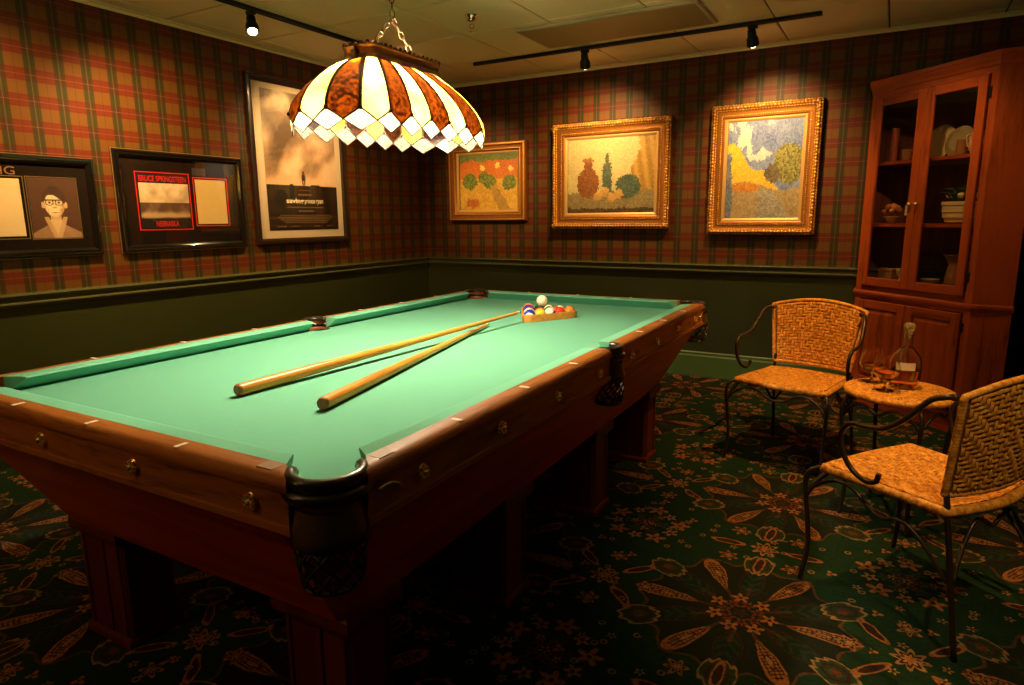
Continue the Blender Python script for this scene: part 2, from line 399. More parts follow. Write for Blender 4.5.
def run(prof, z, side):
    b = MB()
    if side == 'left': R = [[(XL + d, y, z + h) for d, h in prof] for y in (YF, YB)]
    if side == 'right': R = [[(XR - d, y, z + h) for d, h in prof] for y in (YF, YB)]
    if side == 'back': R = [[(x, YB - d, z + h) for d, h in prof] for x in (XL, XR)]
    if side == 'front': R = [[(x, YF + d, z + h) for d, h in prof] for x in (XL, XR)]
    return b.loft(R)
for i, sd in enumerate(('left', 'back', 'right', 'front')):
    struct(run(CR_PROF, ZR, sd).build('trim_%d' % (i+1), M_TRIM, smooth=SM))
    struct(run(BB_PROF, 0, sd).build('baseboard_' + sd, M_WAINS if sd != 'back' else mat('lit_green_baseboard', (.075, .125, .030), .4)))  # back baseboard brighter than the others: lamp light put into its colour
    struct(run(WA_PROF, ZC, sd).build('trim_%d' % (i+5), M_TILE))
ceil = struct(MB().box(XL-.1, XR+.1, YF-.1, YB+.1, ZC+.008, ZC+.06).build('ceiling', M_JOINT))
gx = [XL] + [-2.2 + .6*k for k in range(8)] + [XR]; gy = [YF] + [-3.1 + .6*k for k in range(11)] + [YB]
gx = [v for v in gx if XL <= v <= XR]; gy = [v for v in gy if YF <= v <= YB]
tile_me = {}
for i in range(len(gx)-1):
    for j in range(len(gy)-1):
        w, h = round(gx[i+1]-gx[i], 3), round(gy[j+1]-gy[j], 3)
        if (w, h) not in tile_me:
            g = .005; c = .005; b = MB()
            b.loft([[(-w/2+g+k, -h/2+g+k, zz), (w/2-g-k, -h/2+g+k, zz), (w/2-g-k, h/2-g-k, zz), (-w/2+g+k, h/2-g-k, zz)] for k, zz in ((0, .008), (0, .003), (c, 0))])
            o = b.build('ceiling_tile', M_TILE, ceil); tile_me[(w, h)] = o.data
        else:
            o = bpy.data.objects.new('ceiling_tile', tile_me[(w, h)]); COL.objects.link(o); o.parent = ceil
        o.location = ((gx[i]+gx[i+1])/2, (gy[j]+gy[j+1])/2, ZC)

# ------------------------------------------------------------------ pool table
TH = 0.01147
HW, HL, ZT, ZBED = .635, 1.27, .803, .757
T = thing('pool_table', 'antique mahogany pool table with green felt, leather net pockets and brass rosettes', 'pool table', (0, 0, 0), TH)
def bed_poly():
    pts = []
    def corner(sx, sy):
        c = (sx*(HW+.022), sy*(HL+.022)); r = .056
        arc = []
        for k in range(9):
            ang = math.atan2(-sy, -sx) + math.radians(-85 + k*170/8)*(1 if sx*sy > 0 else -1)*1
            arc.append((c[0] + r*math.cos(ang), c[1] + r*math.sin(ang)))
        return arc
    def side(sx):
        c = (sx*(HW+.045), 0); r = .052; arc = []
        for k in range(9):
            ang = math.atan2(0, -sx) + math.radians(-80 + k*20)
            arc.append((c[0] + r*math.cos(ang), c[1] + r*math.sin(ang)))
        return arc
    q = []
    q += sorted(side(1), key=lambda p: p[1])
    q += sorted(corner(1, 1), key=lambda p: -p[0]+p[1])
    q += sorted(corner(-1, 1), key=lambda p: -p[0]-p[1])
    q += sorted(side(-1), key=lambda p: -p[1])
    q += sorted(corner(-1, -1), key=lambda p: p[0]-p[1])
    q += sorted(corner(1, -1), key=lambda p: p[0]+p[1])
    return q
MB().prism(bed_poly(), ZBED-.03, ZBED).build('bed_cloth', M_FELT, T)
CU = [(0, .796), (.003, .800), (.012, .8015), (.050, .803), (.050, .757), (.046, .757), (.004, .793)]
WR = [(.050, .803), (.080, .8025), (.094, .799), (.102, .791), (.104, .784), (.103, .776), (.097, .772), (.095, .716), (.096, .710), (.101, .708), (.102, .696), (.097, .690), (.088, .686), (.050, .686)]
def frame_pt(side, d, a, z):
    # side: 'E','W' long rails (a along y), 'N','S' end rails (a along x)
    return {'E': (HW+d, a, z), 'W': (-HW-d, a, z), 'N': (a, HL+d, z), 'S': (a, -HL-d, z)}[side]
def rail_piece(side, a0, a1, e0, e1, prof, slope=True):
    # a0/a1 at the nose, e0/e1 shift of the ends at d=.05
    def end(a, e): return [frame_pt(side, d, a + (e*min(d, .05)/.05 if slope else e*max(0, d-.05)), z) for d, z in prof]
    return MB().loft([end(a0, e0), end(a1, e1)])
sight_b = MB(); sight_b.rbox(-.014, .014, -.0055, .0055, -.001, .0012, .0005)
sight_o = None; ros_o = None
def make_ros():
    r = MB(); r.lathe([(.0175, 0), (.0175, .003), (.0145, .006), (.007, .007), (.006, .012), (.003, .0145)], 16)
    for k in range(8):
        t = 2*PI*k/8; r.sphere((.0118*math.cos(t), .0118*math.sin(t), .007), .0050, 6)
    return r
for side in 'EWNS':
    mw = M_RAIL_Y if side in 'EW' else M_RAIL_X
    segs = [(.068, HL-.086), (-HL+.086, -.068)] if side in 'EW' else [(-HW+.086, HW-.086)]
    for a0, a1 in segs:
        e0 = -.012 if (side in 'EW' and a0 > 0) else -.036
        e1 = .012 if (side in 'EW' and a1 < 0) else .036
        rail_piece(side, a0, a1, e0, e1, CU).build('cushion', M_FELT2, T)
        w0 = a0 + e0; w1 = a1 + e1
        cs0 = 0 if (side in 'EW' and a0 > 0) else -1.05; cs1 = 0 if (side in 'EW' and a1 < 0) else 1.05
        rl = rail_piece(side, w0, w1, cs0, cs1, WR, False).build('rail', mw, T, smooth=SM)
        for aa, sg in ((w0, 1), (w1, -1)):      # pale worn plates let into the rail ends
            c0, c1 = sorted((aa + sg*.002, aa + sg*.042)); pts = [frame_pt(side, dd, q_, .8032) for dd, q_ in ((.052, c0), (.052, c1), (.083, c1), (.083, c0))]
            MB().add(pts + [(p_[0], p_[1], .800) for p_ in pts], [(0, 1, 2, 3), (7, 6, 5, 4), (0, 4, 5, 1), (1, 5, 6, 2), (2, 6, 7, 3), (3, 7, 4, 0)]).build('rail_plate', M_PLATE, rl)
    # inlaid sights
    L = HL if side in 'EW' else HW
    ks = (-3, -2, -1, 1, 2, 3) if side in 'EW' else (-2, 0, 2)
    for k in ks:
        a = k*L/4; p = frame_pt(side, .0762, a, .8026)
        rot = (0, 0, PI/2 if side in 'NS' else 0)
        if sight_o is None:
            sight_o = sight_b.build('sight', M_IVORY, T); o = sight_o
        else: o = kid(sight_o, T)
        o.location = p; o.rotation_euler = (0, 0, rot[2])
    bs = [s*v for v in (.159, .476, .794, 1.111) for s in (-1, 1)] if side in 'EW' else [-.54, -.18, .18, .54]
    for a in bs:
        p = frame_pt(side, .0952, a, .740)
        rot = {'E': (0, PI/2, 0), 'W': (0, -PI/2, 0), 'N': (-PI/2, 0, 0), 'S': (PI/2, 0, 0)}[side]
        if ros_o is None: ros_o = make_ros().build('rosette', M_BRASS, T, smooth=SM); o = ros_o
        else: o = kid(ros_o, T)
        o.location = p; o.rotation_euler = rot
# tapered body: four slanted boards with cut corners, and the floor of the body
Z0, Z1 = .37, .688
def octa(hx, hy, c, z): return [(hx, -hy+c, z), (hx, hy-c, z), (hx-c, hy, z), (-hx+c, hy, z), (-hx, hy-c, z), (-hx, -hy+c, z), (-hx+c, -hy, z), (hx-c, -hy, z)]
lo, hi = octa(.54, 1.165, .012, Z0), octa(.715, 1.350, .125, Z1)
li, hii = octa(.515, 1.14, .012, Z0), octa(.690, 1.325, .125, Z1)
for k in range(8):
    j = (k+1) % 8
    MB().add([lo[k], lo[j], hi[j], hi[k], li[k], li[j], hii[j], hii[k]], [(0,1,2,3), (7,6,5,4), (0,4,5,1), (3,2,6,7), (0,3,7,4), (1,5,6,2)]).build(
        'side_board' if k % 2 == 0 else 'corner_board', (M_BODY_Y if k in (0, 4) else M_BODY_X) if k % 2 == 0 else M_BODY_Z, T)
MB().box(-.52, .52, -1.145, 1.145, Z0-.004, Z0+.012).build('underframe', M_BODY_Y, T)
def make_leg():
    b = MB(); b.rbox(-.10, .10, -.075, .075, 0, .335, .006)
    cap = MB(); cap.loft([[(sx*(.10+e), sy*(.075+e), z) for sx, sy in ((-1,-1), (1,-1), (1,1), (-1,1))] for e, z in ((.0, .330), (.016, .338), (.02, .350), (.02, .375), (.012, .384))])
    foot = MB(); foot.loft([[(sx*(.10+e), sy*(.075+e), z) for sx, sy in ((-1,-1), (1,-1), (1,1), (-1,1))] for e, z in ((.010, 0), (.010, .018), (.004, .026), (.0, .028))])
    pan = MB()
    for sy in (-1, 1):
        for x in (-.086, .014, .086): pan.rbox(x-.0065, x+.0065, min(sy*.074, sy*.080), max(sy*.074, sy*.080), .03, .33, .002)
    for sx in (-1, 1):
        for y in (-.060, .060): pan.rbox(min(sx*.099, sx*.105), max(sx*.099, sx*.105), y-.007, y+.007, .03, .33, .002)
    return b, cap, foot, pan
leg0 = None
for sx in (-1, 1):
    for y in (-1.072, -.375, .375, 1.072):
        loc = (sx*.436, y, 0)
        if leg0 is None:
            b, cap, foot, pan = make_leg()
            leg0 = b.build('leg', M_LEGW, T); leg0.location = loc
            subs = [cap.build('leg_cap', M_LEGW, leg0), foot.build('leg_base', M_LEGW, leg0), pan.build('leg_moulding', M_LEGW, leg0)]
        else:
            l = kid(leg0, T, loc)
            for q in subs: kid(q, l)
# pockets
def arc_pts(r, a0, a1, z, n=20): return [(r*math.cos(a0+(a1-a0)*k/n), r*math.sin(a0+(a1-a0)*k/n), z) for k in range(n+1)]
def make_pocket(R, span, net_r, off):
    # local +x points outward from the table; opens towards -x
    a = math.radians(span)
    iron = MB()
    for r, z, t in ((R+.004, .793, .013), (R+.010, .768, .013)): iron.tube(arc_pts(r, -a, a, z), t, 8)
    skirt = MB(); n = 20
    rings = []
    for r, z in ((R-.004, .788), (R+.006, .770), (R+.004, .755), (R-.002, .742)):
        rings.append(arc_pts(r, -a, a, z, n))
    out = rings + [[(p[0]*(1-.004/max(.01, math.hypot(p[0], p[1]))), p[1]*(1-.004/max(.01, math.hypot(p[0], p[1]))), p[2]) for p in q] for q in reversed(rings)]
    skirt.loft(out, closed=False, cap=False)
    band = MB()
    prof = [(R-.004, .746), (R, .728), (net_r+.003, .704), (net_r+.003, .680), (net_r-.001, .680), (net_r-.001, .704), (R-.005, .728), (R-.009, .746)]
    m = 28
    band.loft([[(off + r*math.cos(2*PI*k/m), r*math.sin(2*PI*k/m), z) for k in range(m)] for r, z in prof], cap=False)
    net = MB(); q = 10; zt, zb = .682, .600
    for s in (-1, 1):
        for k in range(q):
            path = []
            for i in range(9):
                t = i/8; ang = 2*PI*k/q + s*t*1.25; rr = net_r*(1 - .16*t*t)
                path.append((off + rr*math.cos(ang), rr*math.sin(ang), zt+(zb-zt)*t))
            net.tube(path, .0032, 5)
    rb = net_r*.84
    net.tube([(off + rb*math.cos(2*PI*k/20), rb*math.sin(2*PI*k/20), zb) for k in range(20)], .0042, 6, closed=True)
    for k in range(3):
        t = PI*k/3; net.tube([(off + rb*math.cos(t), rb*math.sin(t), zb), (off, 0, zb-.008), (off - rb*math.cos(t), -rb*math.sin(t), zb)], .003, 5)
    return [('pocket_iron', iron, M_LEATHER), ('pocket_skirt', skirt, M_LEATHER_B), ('leather_band', band, M_BAND), ('pocket_net', net, M_CORD)]
for (cx, cy, ang, args) in ((HW+.026, HL+.026, PI/4, 0), (-HW-.026, HL+.026, 3*PI/4, 0), (-HW-.026, -HL-.026, -3*PI/4, 0), (HW+.026, -HL-.026, -PI/4, 0), (HW+.056, 0, 0, 1), (-HW-.056, 0, PI, 1)):
    key = 'pk%d' % args
    if key not in globals():
        ps = make_pocket(*((.060, 106, .062, .032) if args == 0 else (.050, 92, .052, .016)))
        root = ps[0][1].build('pocket_iron', ps[0][2], T, smooth=True)
        ks = [p[1].build(p[0], p[2], root, smooth=True) for p in ps[1:]]
        globals()[key] = (root, ks); o = root
    else:
        root, ks = globals()[key]; o = kid(root, T)
        for q in ks: kid(q, o)
    o.location = (cx, cy, 0); o.rotation_euler = (0, 0, ang)

for sx in (-1, 1):
    for sy in (-1, 1):
        MB().tube(cat([(sx*(HW+.103), sy*(HL-.020), .757), (sx*(HW+.106), sy*(HL-.050), .760), (sx*(HW+.106), sy*(HL-.072), .752), (sx*(HW+.103), sy*(HL-.084), .742)]), .0035, 6).build('pocket_hook', M_BRASS, T, smooth=True)
# ------------------------------------------------------------------ cues, rack, balls
M_CUE = wood('maple_cue', (.56, .21, .026), (.80, .35, .055), 'x', .32, 1.0, .15); M_CUE_B = wood('cue_butt', (.50, .165, .018), (.76, .29, .038), 'x', .32, 1.0, .15)
M_TIP = mat('cue_tip', (.02, .05, .09), .8); M_FERR = mat('ferrule', (.8, .7, .55), .3); M_RUB = mat('butt_cap', (.30, .10, .03), .5)
def make_cue(label, butt, tip):
    P, Q = Vector(butt), Vector(tip); L = (Q-P).length
    o = thing('pool_cue', label, 'cue')
    d = (Q-P).normalized(); o.location = P
    o.rotation_euler = d.to_track_quat('X', 'Z').to_euler()
    def cyl(prof): return MB().tube([(x, 0, 0) for x, r in prof], [r for x, r in prof], 16)
    cyl([(.008, .0175), (.3, .0165), (.62, .0132)]).build('butt', M_CUE_B, o, smooth=SM)
    cyl([(.62, .0130), (.95, .0100), (L-.03, .0066)]).build('shaft', M_CUE, o, smooth=SM)
    cyl([(L-.03, .0066), (L-.012, .0065)]).build('ferrule', M_FERR, o, smooth=SM)
    cyl([(L-.012, .0065), (L-.003, .0063), (L, .004)]).build('tip', M_TIP, o, smooth=SM)
    cyl([(0, .014), (.003, .0170), (.009, .0176)]).build('butt_cap', M_RUB, o, smooth=SM)
    return o
make_cue('shorter wooden cue lying flat on the felt under the other cue', (.292, -.930, ZBED+.0188), (-.030, .395, ZBED+.0115))
make_cue('longer wooden cue resting across the other cue with its tip at the ball rack', (-.020, -.945, ZBED+.0188), (.0445, .5615, ZBED+.0500))
RV1 = Vector((.044, .548, 0)); RD = Vector((.166, .282, 0)).normalized()
d = .0572
rc_ang = math.atan2(RD.y, RD.x)
def rot2(v, a): return Vector((v.x*math.cos(a)-v.y*math.sin(a), v.x*math.sin(a)+v.y*math.cos(a), 0))
RD3 = rot2(RD, PI/3)
cen = RV1 + (RD + RD3)*.333/3 + Vector((.020, .008, 0))
# ball centres in a 5-row triangle about the rack's centre
tri = [cen + (RD*(i - (4)/3) + RD3*(j - 4/3))*d for i in range(5) for j in range(5-i)]
def tri_loop(off, z, n=8):
    cs = [cen + (RD*a + RD3*c)*d for a, c in ((-4/3, -4/3), (8/3, -4/3), (-4/3, 8/3))]
    out = []
    for k, c in enumerate(cs):
        base = rc_ang + [7*PI/6, -PI/6, PI/2][k]
        for i in range(n+1):
            t = base + (i/n - .5)*(2*PI/3); out.append((c.x + off*math.cos(t), c.y + off*math.sin(t), z))
    return out
ri, ro = d/2 + .0012, d/2 + .0085
b = MB(); b.loft([tri_loop(ri, ZBED+.001), tri_loop(ro, ZBED+.001), tri_loop(ro, ZBED+.034), tri_loop(ri, ZBED+.034), tri_loop(ri, ZBED+.001)], cap=False)
tag(b.build('ball_rack', wood('rack_wood', (.60, .20, .030), (.80, .32, .055), 'x', .35, 2.0), smooth=SM), 'orange brown wooden triangle rack around the balls on the felt', 'rack')
BC = {'yellow': (.80, .46, .03), 'blue': (.02, .03, .42), 'red': (.62, .03, .02), 'purple': (.10, .02, .22), 'orange': (.75, .20, .03), 'green': (.02, .20, .06), 'maroon': (.22, .02, .02), 'black': (.01, .01, .01)}
ball_mats = {k: mat('ball_'+k, v, .12, coat=.5) for k, v in BC.items()}; M_BW = mat('ball_ivory', (.85, .74, .50), .12, coat=.5)
def make_ball(col, stripe):
    n, m = 20, 14; b = MB(); b.sphere((0, 0, 0), d/2, n)
    b = MB(); R = d/2
    V = []; F = []; MI = []
    for i in range(m+1):
        for k in range(n): V.append((R*math.sin(PI*i/m)*math.cos(2*PI*k/n), R*math.sin(PI*i/m)*math.sin(2*PI*k/n), -R*math.cos(PI*i/m)))
    for i in range(m):
        for k in range(n):
            q = (i*n+k, i*n+(k+1) % n, (i+1)*n+(k+1) % n, (i+1)*n+k)
            zz = -math.cos(PI*(i+.5)/m)
            b_mi = 0 if (not stripe or abs(zz) < .56) else 1
            F.append(q); MI.append(b_mi)
    b.v = V; b.f = F; b.m = MI; return b
order = [('blue', 1), ('yellow', 0), ('purple', 1), ('red', 0), ('orange', 0), ('yellow', 1), ('maroon', 0), ('green', 1), ('red', 1), ('purple', 0), ('black', 0), ('maroon', 1), ('blue', 0), ('green', 0), ('orange', 1)]
# fill along the front side first: order of tri is i major (along the front when j==0)
slots = sorted(range(15), key=lambda q: (round((tri[q]-RV1).dot(rot2(RD, PI/2)), 4), round((tri[q]-RV1).dot(RD), 4)))
for (cname, st), sl in zip(order, slots):
    o = make_ball(cname, st).build('pool_ball', [ball_mats[cname], M_BW], smooth=True, fixn=False)
    o.location = (tri[sl].x, tri[sl].y, ZBED + d/2 + .0003); o.rotation_euler = (random.uniform(.5, 2.4), random.uniform(-1, 1), random.uniform(0, 6))
    tag(o, ('white pool ball with a %s stripe inside the triangle rack' if st else 'solid %s pool ball inside the triangle rack') % cname, 'ball', 'pool balls in the rack')
# the cue ball lies in the dip between three racked balls
best = None
for A in range(15):
    for B_ in range(A):
        for C_ in range(B_):
            if all(abs((tri[i]-tri[j]).length - d) < .001 for i, j in ((A, B_), (A, C_), (B_, C_))):
                c = (tri[A]+tri[B_]+tri[C_])/3
                if best is None or (c - Vector((.035, .80, 0))).length < (best - Vector((.035, .80, 0))).length: best = c
o = make_ball('yellow', 0).build('cue_ball', [M_BW, M_BW], smooth=True, fixn=False)
o.location = (best.x, best.y, ZBED + d/2 + d*math.sqrt(2/3) + .0008)
tag(o, 'plain cream cue ball sitting on top of the racked balls', 'ball')

# ------------------------------------------------------------------ pendant lamp
LX, LY, LS = -.0105, -.218, .95
M_CREAM = glow_glass('cream_art_glass', (.50, .28, .032), (.64, .43, .085), 9, .75)
M_AMBER = glow_glass('amber_art_glass', (.0045, .0005, .0001), (.050, .0085, .0004), 70, .7, .3)
M_RIPPLE = glow_glass('clear_ripple_glass', (.13, .115, .085), (.36, .32, .235), 120, .65, .15)
M_LEAD = mat('lead_came', (.045, .028, .016), .45, metal=.6); M_COPPER = mat('aged_copper', (.060, .022, .008), .5, metal=.5, noise=.4, nscale=60)
M_BULB = emis('lit_bulb', BULB_COL, BULB)
LP = thing('pendant_lamp', 'stained glass pendant lamp with amber and cream panels hanging over the pool table', 'lamp', (LX, LY, .062)); LP.scale = (LS, LS, LS)
NP = 20
def rrect(a, bq, r, s):     # point on a rounded rectangle, half sizes bq (x), a (y); s in [0,1)
    sx, sy = max(0, bq-r), max(0, a-r)
    segs = [('l', (bq, -sy), (bq, sy)), ('c', (sx, sy), 0), ('l', (sx, a), (-sx, a)), ('c', (-sx, sy), PI/2), ('l', (-bq, sy), (-bq, -sy)), ('c', (-sx, -sy), PI), ('l', (-sx, -a), (sx, -a)), ('c', (sx, -sy), 3*PI/2)]
    ls = [math.dist(g[1], g[2]) if g[0] == 'l' else r*PI/2 for g in segs]; t = (s % 1)*sum(ls)
    for g, l in zip(segs, ls):
        if t <= l + 1e-9:
            k = t/l if l > 1e-9 else 0
            if g[0] == 'l': return (g[1][0]+(g[2][0]-g[1][0])*k, g[1][1]+(g[2][1]-g[1][1])*k)
            return (g[1][0]+r*math.cos(g[2]+k*PI/2), g[1][1]+r*math.sin(g[2]+k*PI/2))
        t -= l
    return (bq, -sy)
SH = [(0, 1.775), (.19, 1.758), (.37, 1.737), (.55, 1.711), (.72, 1.680), (.86, 1.647), (.955, 1.615), (1.0, 1.582), (.99, 1.552), (.97, 1.510)]
def shade_pt(s, z):
    for (f0, z0), (f1, z1) in zip(SH, SH[1:]):
        if z1 <= z <= z0:
            k = (z0-z)/(z0-z1); f = f0+(f1-f0)*k; break
    else: f = SH[-1][0] if z < SH[-1][1] else 0
    A = rrect(.195, .066, .03, s); B = rrect(.424, .190, .165, s)
    return (A[0]+(B[0]-A[0])*f, A[1]+(B[1]-A[1])*f, z)
S0 = .012
for k in range(NP):
    s0, s1 = (k+S0*0)/NP, (k+1)/NP; b = MB(); n = 6; zs = [z for f, z in SH[:8]]
    rows = []
    for i in range(15):
        t = i/14; row = []
        for j in range(n+1):
            u = j/n; zb = 1.582 - .036*(1-abs(2*u-1)); zz = 1.775 + (zb-1.775)*t
            mg = .03+.15*(1-t)**2.2; row.append(shade_pt(s0+(s1-s0)*(mg+(1-2*mg)*u), zz))
        rows.append(row)
    b.loft(rows, closed=False, cap=False)
    b.build('glass_panel', M_AMBER if k % 2 == 0 else M_CREAM, LP, smooth=True)
    # diamond under the joint
    s = k/NP; h = .5/NP*.97
    D = [shade_pt(s, 1.580), shade_pt(s+h, 1.546), shade_pt(s, 1.514), shade_pt(s-h, 1.546)]
    MB().add(D + [shade_pt(s, 1.546)], [(0, 1, 4), (1, 2, 4), (2, 3, 4), (3, 0, 4)]).build('glass_diamond', M_RIPPLE, LP, smooth=False)
lead = MB()
for k in range(NP):
    s = k/NP; rib = []
    for i in range(13):
        t = i/12; mg = (.05+.15*(1-t)**2.2)/NP; zz = 1.775 + (1.582-1.775)*t; rib.append([shade_pt(s-mg, zz), shade_pt(s+mg, zz)])
    lead.loft(rib, closed=False, cap=False)
    lead.tube([shade_pt(s, 1.775 + (1.582-1.775)*i/12) for i in range(13)], .0036, 5)
    h = .5/NP
    lead.tube([shade_pt(s, 1.582), shade_pt(s+h/2, 1.5645), shade_pt(s+h, 1.547), shade_pt(s+h*1.5, 1.5645), shade_pt(s+2*h, 1.582)], 0.0030, 5)
    lead.tube([shade_pt(s-h, 1.546), shade_pt(s, 1.514), shade_pt(s+h, 1.546)], .0020, 5)
    lead.sphere(shade_pt(s, 1.582), .008, 6)
lead.build('leading', M_LEAD, LP, smooth=True)
cap = MB(); N = 80
def capring(g, z): return [(*rrect(.195+g, .066+g, .03+g, i/N), z) for i in range(N)]
cap.loft([capring(.004, 1.767), capring(.010, 1.771), capring(.008, 1.783), capring(.004, 1.787), capring(.004, 1.806), capring(.009, 1.812), capring(.007, 1.819), capring(-.004, 1.819)], cap=False)
for i in range(N//2):
    x, y = rrect(.200, .071, .035, (i+.5)/(N//2)); cap.sphere((x, y, 1.820), .0075, 6)
cap.build('lamp_cap', M_COPPER, LP, smooth=SM)
b = MB(); b.rbox(-.068, .068, -.145, -.125, 1.806, 1.814, .002); b.build('cap_bar', M_COPPER, LP)
b = MB(); b.rbox(-.068, .068, .125, .145, 1.806, 1.814, .002); b.build('cap_bar', M_COPPER, LP)
ch = MB()
def link(c, dr, tw):
    dr = Vector(dr).normalized(); sd = dr.orthogonal().normalized()
    sd = (Matrix.Rotation(tw, 3, dr) @ sd); pts = []
    for k in range(12):
        t = 2*PI*k/12; pts.append(Vector(c) + dr*math.cos(t)*.017 + sd*math.sin(t)*.0085)
    ch.tube(pts, .0024, 5, closed=True)
def chain(a, bq):
    a, bq = Vector(a), Vector(bq); n = max(2, round((bq-a).length/.027))
    for i in range(n): link(a+(bq-a)*((i+.5)/n), bq-a, PI/2*(i % 2))
chain((0, -.135, 1.814), (0, 0, 1.945)); chain((0, .135, 1.814), (0, 0, 1.945)); chain((0, 0, 1.945), (0, 0, 2.447))
ch.build('chain', M_BRASS if False else mat('chain_bronze', (.09, .045, .018), .35, metal=.8), LP, smooth=True)
MB().lathe([(.045, 2.4735), (.045, 2.466), (.02, 2.454), (.008, 2.448), (.006, 2.442)], 20).build('ceiling_canopy', M_COPPER, LP, smooth=SM)
for y in (-.2, .0, .2):
    st = MB().lathe([(.004, 1.812), (.004, 1.800), (.016, 1.798), (.017, 1.766), (.012, 1.763)], 14, (0, y, 0)).build('lamp_holder', M_BLACK, LP, smooth=SM)
    MB().sphere((0, y, 1.732), .030, 16, sz=1.08).build('bulb', M_BULB, st, smooth=True)

# ------------------------------------------------------------------ track lighting and ceiling fittings
def track(label, p0, p1):
    P, Q = Vector(p0), Vector(p1); L = (Q-P).length
    o = thing('light_track', label, 'light track', ((P+Q)/2)[:], math.atan2(Q.y-P.y, Q.x-P.x))
    b = MB(); b.box(-L/2, L/2, -.017, -.008, -.020, 0); b.box(-L/2, L/2, .008, .017, -.020, 0); b.box(-L/2, L/2, -.017, .017, -.005, 0); b.build('channel', M_BLACK, o)
    e = MB(); e.rbox(-L/2-.006, -L/2, -.018, .018, -.022, 0, .002); e.rbox(L/2, L/2+.006, -.018, .018, -.022, 0, .002); e.build('end_cap', M_BLACK, o)
    return o
M_LENS = emis('lamp_face', (1.0, .78, .45), 22.0)
def spot(label, p, aim, watts, size=104, blend=1.0, col=SPOT_COL, group=None):
    # p = point on the track's underside; aim = world point lit
    o = thing('track_spotlight', label, 'spotlight', p, 0, group)
    MB().rbox(-.028, .028, -.014, .014, -.022, 0, .003).build('adapter', M_BLACK, o)
    MB().lathe([(.006, -.05), (.006, -.02)], 10).build('stem', M_BLACK, o)
    hp = Vector((0, 0, -.072)); dr = (Vector(aim) - Vector(p) - hp).normalized()
    R = dr.to_track_quat('Z', 'X').to_matrix()
    sd = R @ Vector((1, 0, 0))
    y = MB(); y.tube(cat([hp*.55, hp*.7 + sd*.030, hp + sd*.034]), .0035, 6); y.tube(cat([hp*.55, hp*.7 - sd*.030, hp - sd*.034]), .0035, 6); y.build('yoke', M_BLACK, o, smooth=True)
    h = MB().lathe([(.012, -.05), (.024, -.046), (.026, -.03), (.026, -.01), (.034, .004), (.037, .046), (.034, .046), (.032, .036), (.006, .030)], 20)
    h.xf(lambda v: hp + R @ v); hd = h.build('housing', M_BLACK, o, smooth=SM)
    f = MB().lathe([(.024, .038), (.023, .050), (.016, .057), (.002, .060)], 20); f.xf(lambda v: hp + R @ v); f.build('lamp_face', M_LENS, hd, smooth=True)
    l = bpy.data.lights.new('spot_beam', 'SPOT'); l.energy = watts; l.color = col; l.spot_size = math.radians(size); l.spot_blend = blend; l.shadow_soft_size = .02
    lo = bpy.data.objects.new('spot_beam', l); COL.objects.link(lo); lo.parent = o
    lo.location = hp + R @ Vector((0, 0, .066)); lo.rotation_euler = (-dr).to_track_quat('Z', 'Y').to_euler()
    return o
ZTK = ZC - .0205
track('black track along the ceiling beside the film poster wall', (-1.69, -1.9, ZC), (-1.69, 1.62, ZC))
track('black track along the ceiling facing the gold framed paintings', (-1.36, 2.39, ZC), (1.056, 2.39, ZC))
track('assumed black track along the ceiling above the wicker chairs', (1.46, -1.2, ZC), (1.46, 1.95, ZC))  # unseen track, assumed to carry the spots over the chairs
spot('black spotlight on the poster wall track, turned towards the pool table', (-1.69, .60, ZTK), (-1.15, .25, .8), 7)
spot('added black spotlight on the poster wall track, pointing at the poster', (-1.69, 1.42, ZTK), (-2.33, 1.47, 1.50), SPOT_PIC*.75)  # unseen spot, added behind the pendant lamp to light the poster
spot('added black spotlight at the end of the poster wall track, pointing at the small orange landscape', (-1.69, 1.59, ZTK), (-1.62, 3.0, 1.55), SPOT_PIC*.9, 46)  # added out of sight behind the pendant lamp to brighten the small landscape
spot('assumed black spotlight on the poster wall track, pointing at the black frame with the red lettering', (-1.69, -.20, ZTK), (-2.33, .50, 1.22), SPOT_PIC*1.22)  # unseen spot, assumed from the light on the album frame
spot('assumed black spotlight on the poster wall track, pointing at the framed portrait photograph', (-1.69, -.85, ZTK), (-2.33, -.25, 1.22), SPOT_PIC*1.1)  # unseen spot, assumed from the brighter wall around the portrait
spot('black spotlight on the painting track above the wide painting', (-.445, 2.39, ZTK), (-.62, 3.0, 1.50), SPOT_PIC*.85, 116)
spot('black spotlight on the painting track above the tall blue and yellow painting', (.675, 2.39, ZTK), (.72, 3.0, 1.50), SPOT_PIC*.9)
spot('assumed black spotlight on the chair track aimed at the chair by the green wall', (1.46, .95, ZTK), (1.17, 1.50, .5), SPOT_CHAIR, 58, 1.0, CHAIR_COL)  # unseen spot, assumed from the bright wicker of this chair
spot('assumed black spotlight on the chair track above the wicker chair with its back to the room', (1.46, .62, ZTK), (1.62, .42, .4), SPOT_CHAIR*.85, 52, 1.0, CHAIR_COL)  # unseen spot, assumed from the lit seat and carpet
track('added black track across the ceiling behind the near end of the pool table', (-1.1, -2.75, ZC), (.9, -2.75, ZC))  # unseen track, added to hold the fill spot for the table end
spot('added black fill spotlight on the near ceiling track, aimed at the near end of the pool table', (-.55, -2.75, ZTK), (-.1, -1.3, .5), 14, 80)  # unseen spot, added as fill light for the table's near face
spot('black spotlight on the chair track at its far end by the cabinet', (1.46, 1.74, ZTK), (1.66, 2.55, 1.1), 26, 84)
track('added short black ceiling track along the wall behind the turned wicker chair', (2.10, -1.5, ZC), (2.10, -.4, ZC))  # unseen track, added to carry the fill spot for the chair back
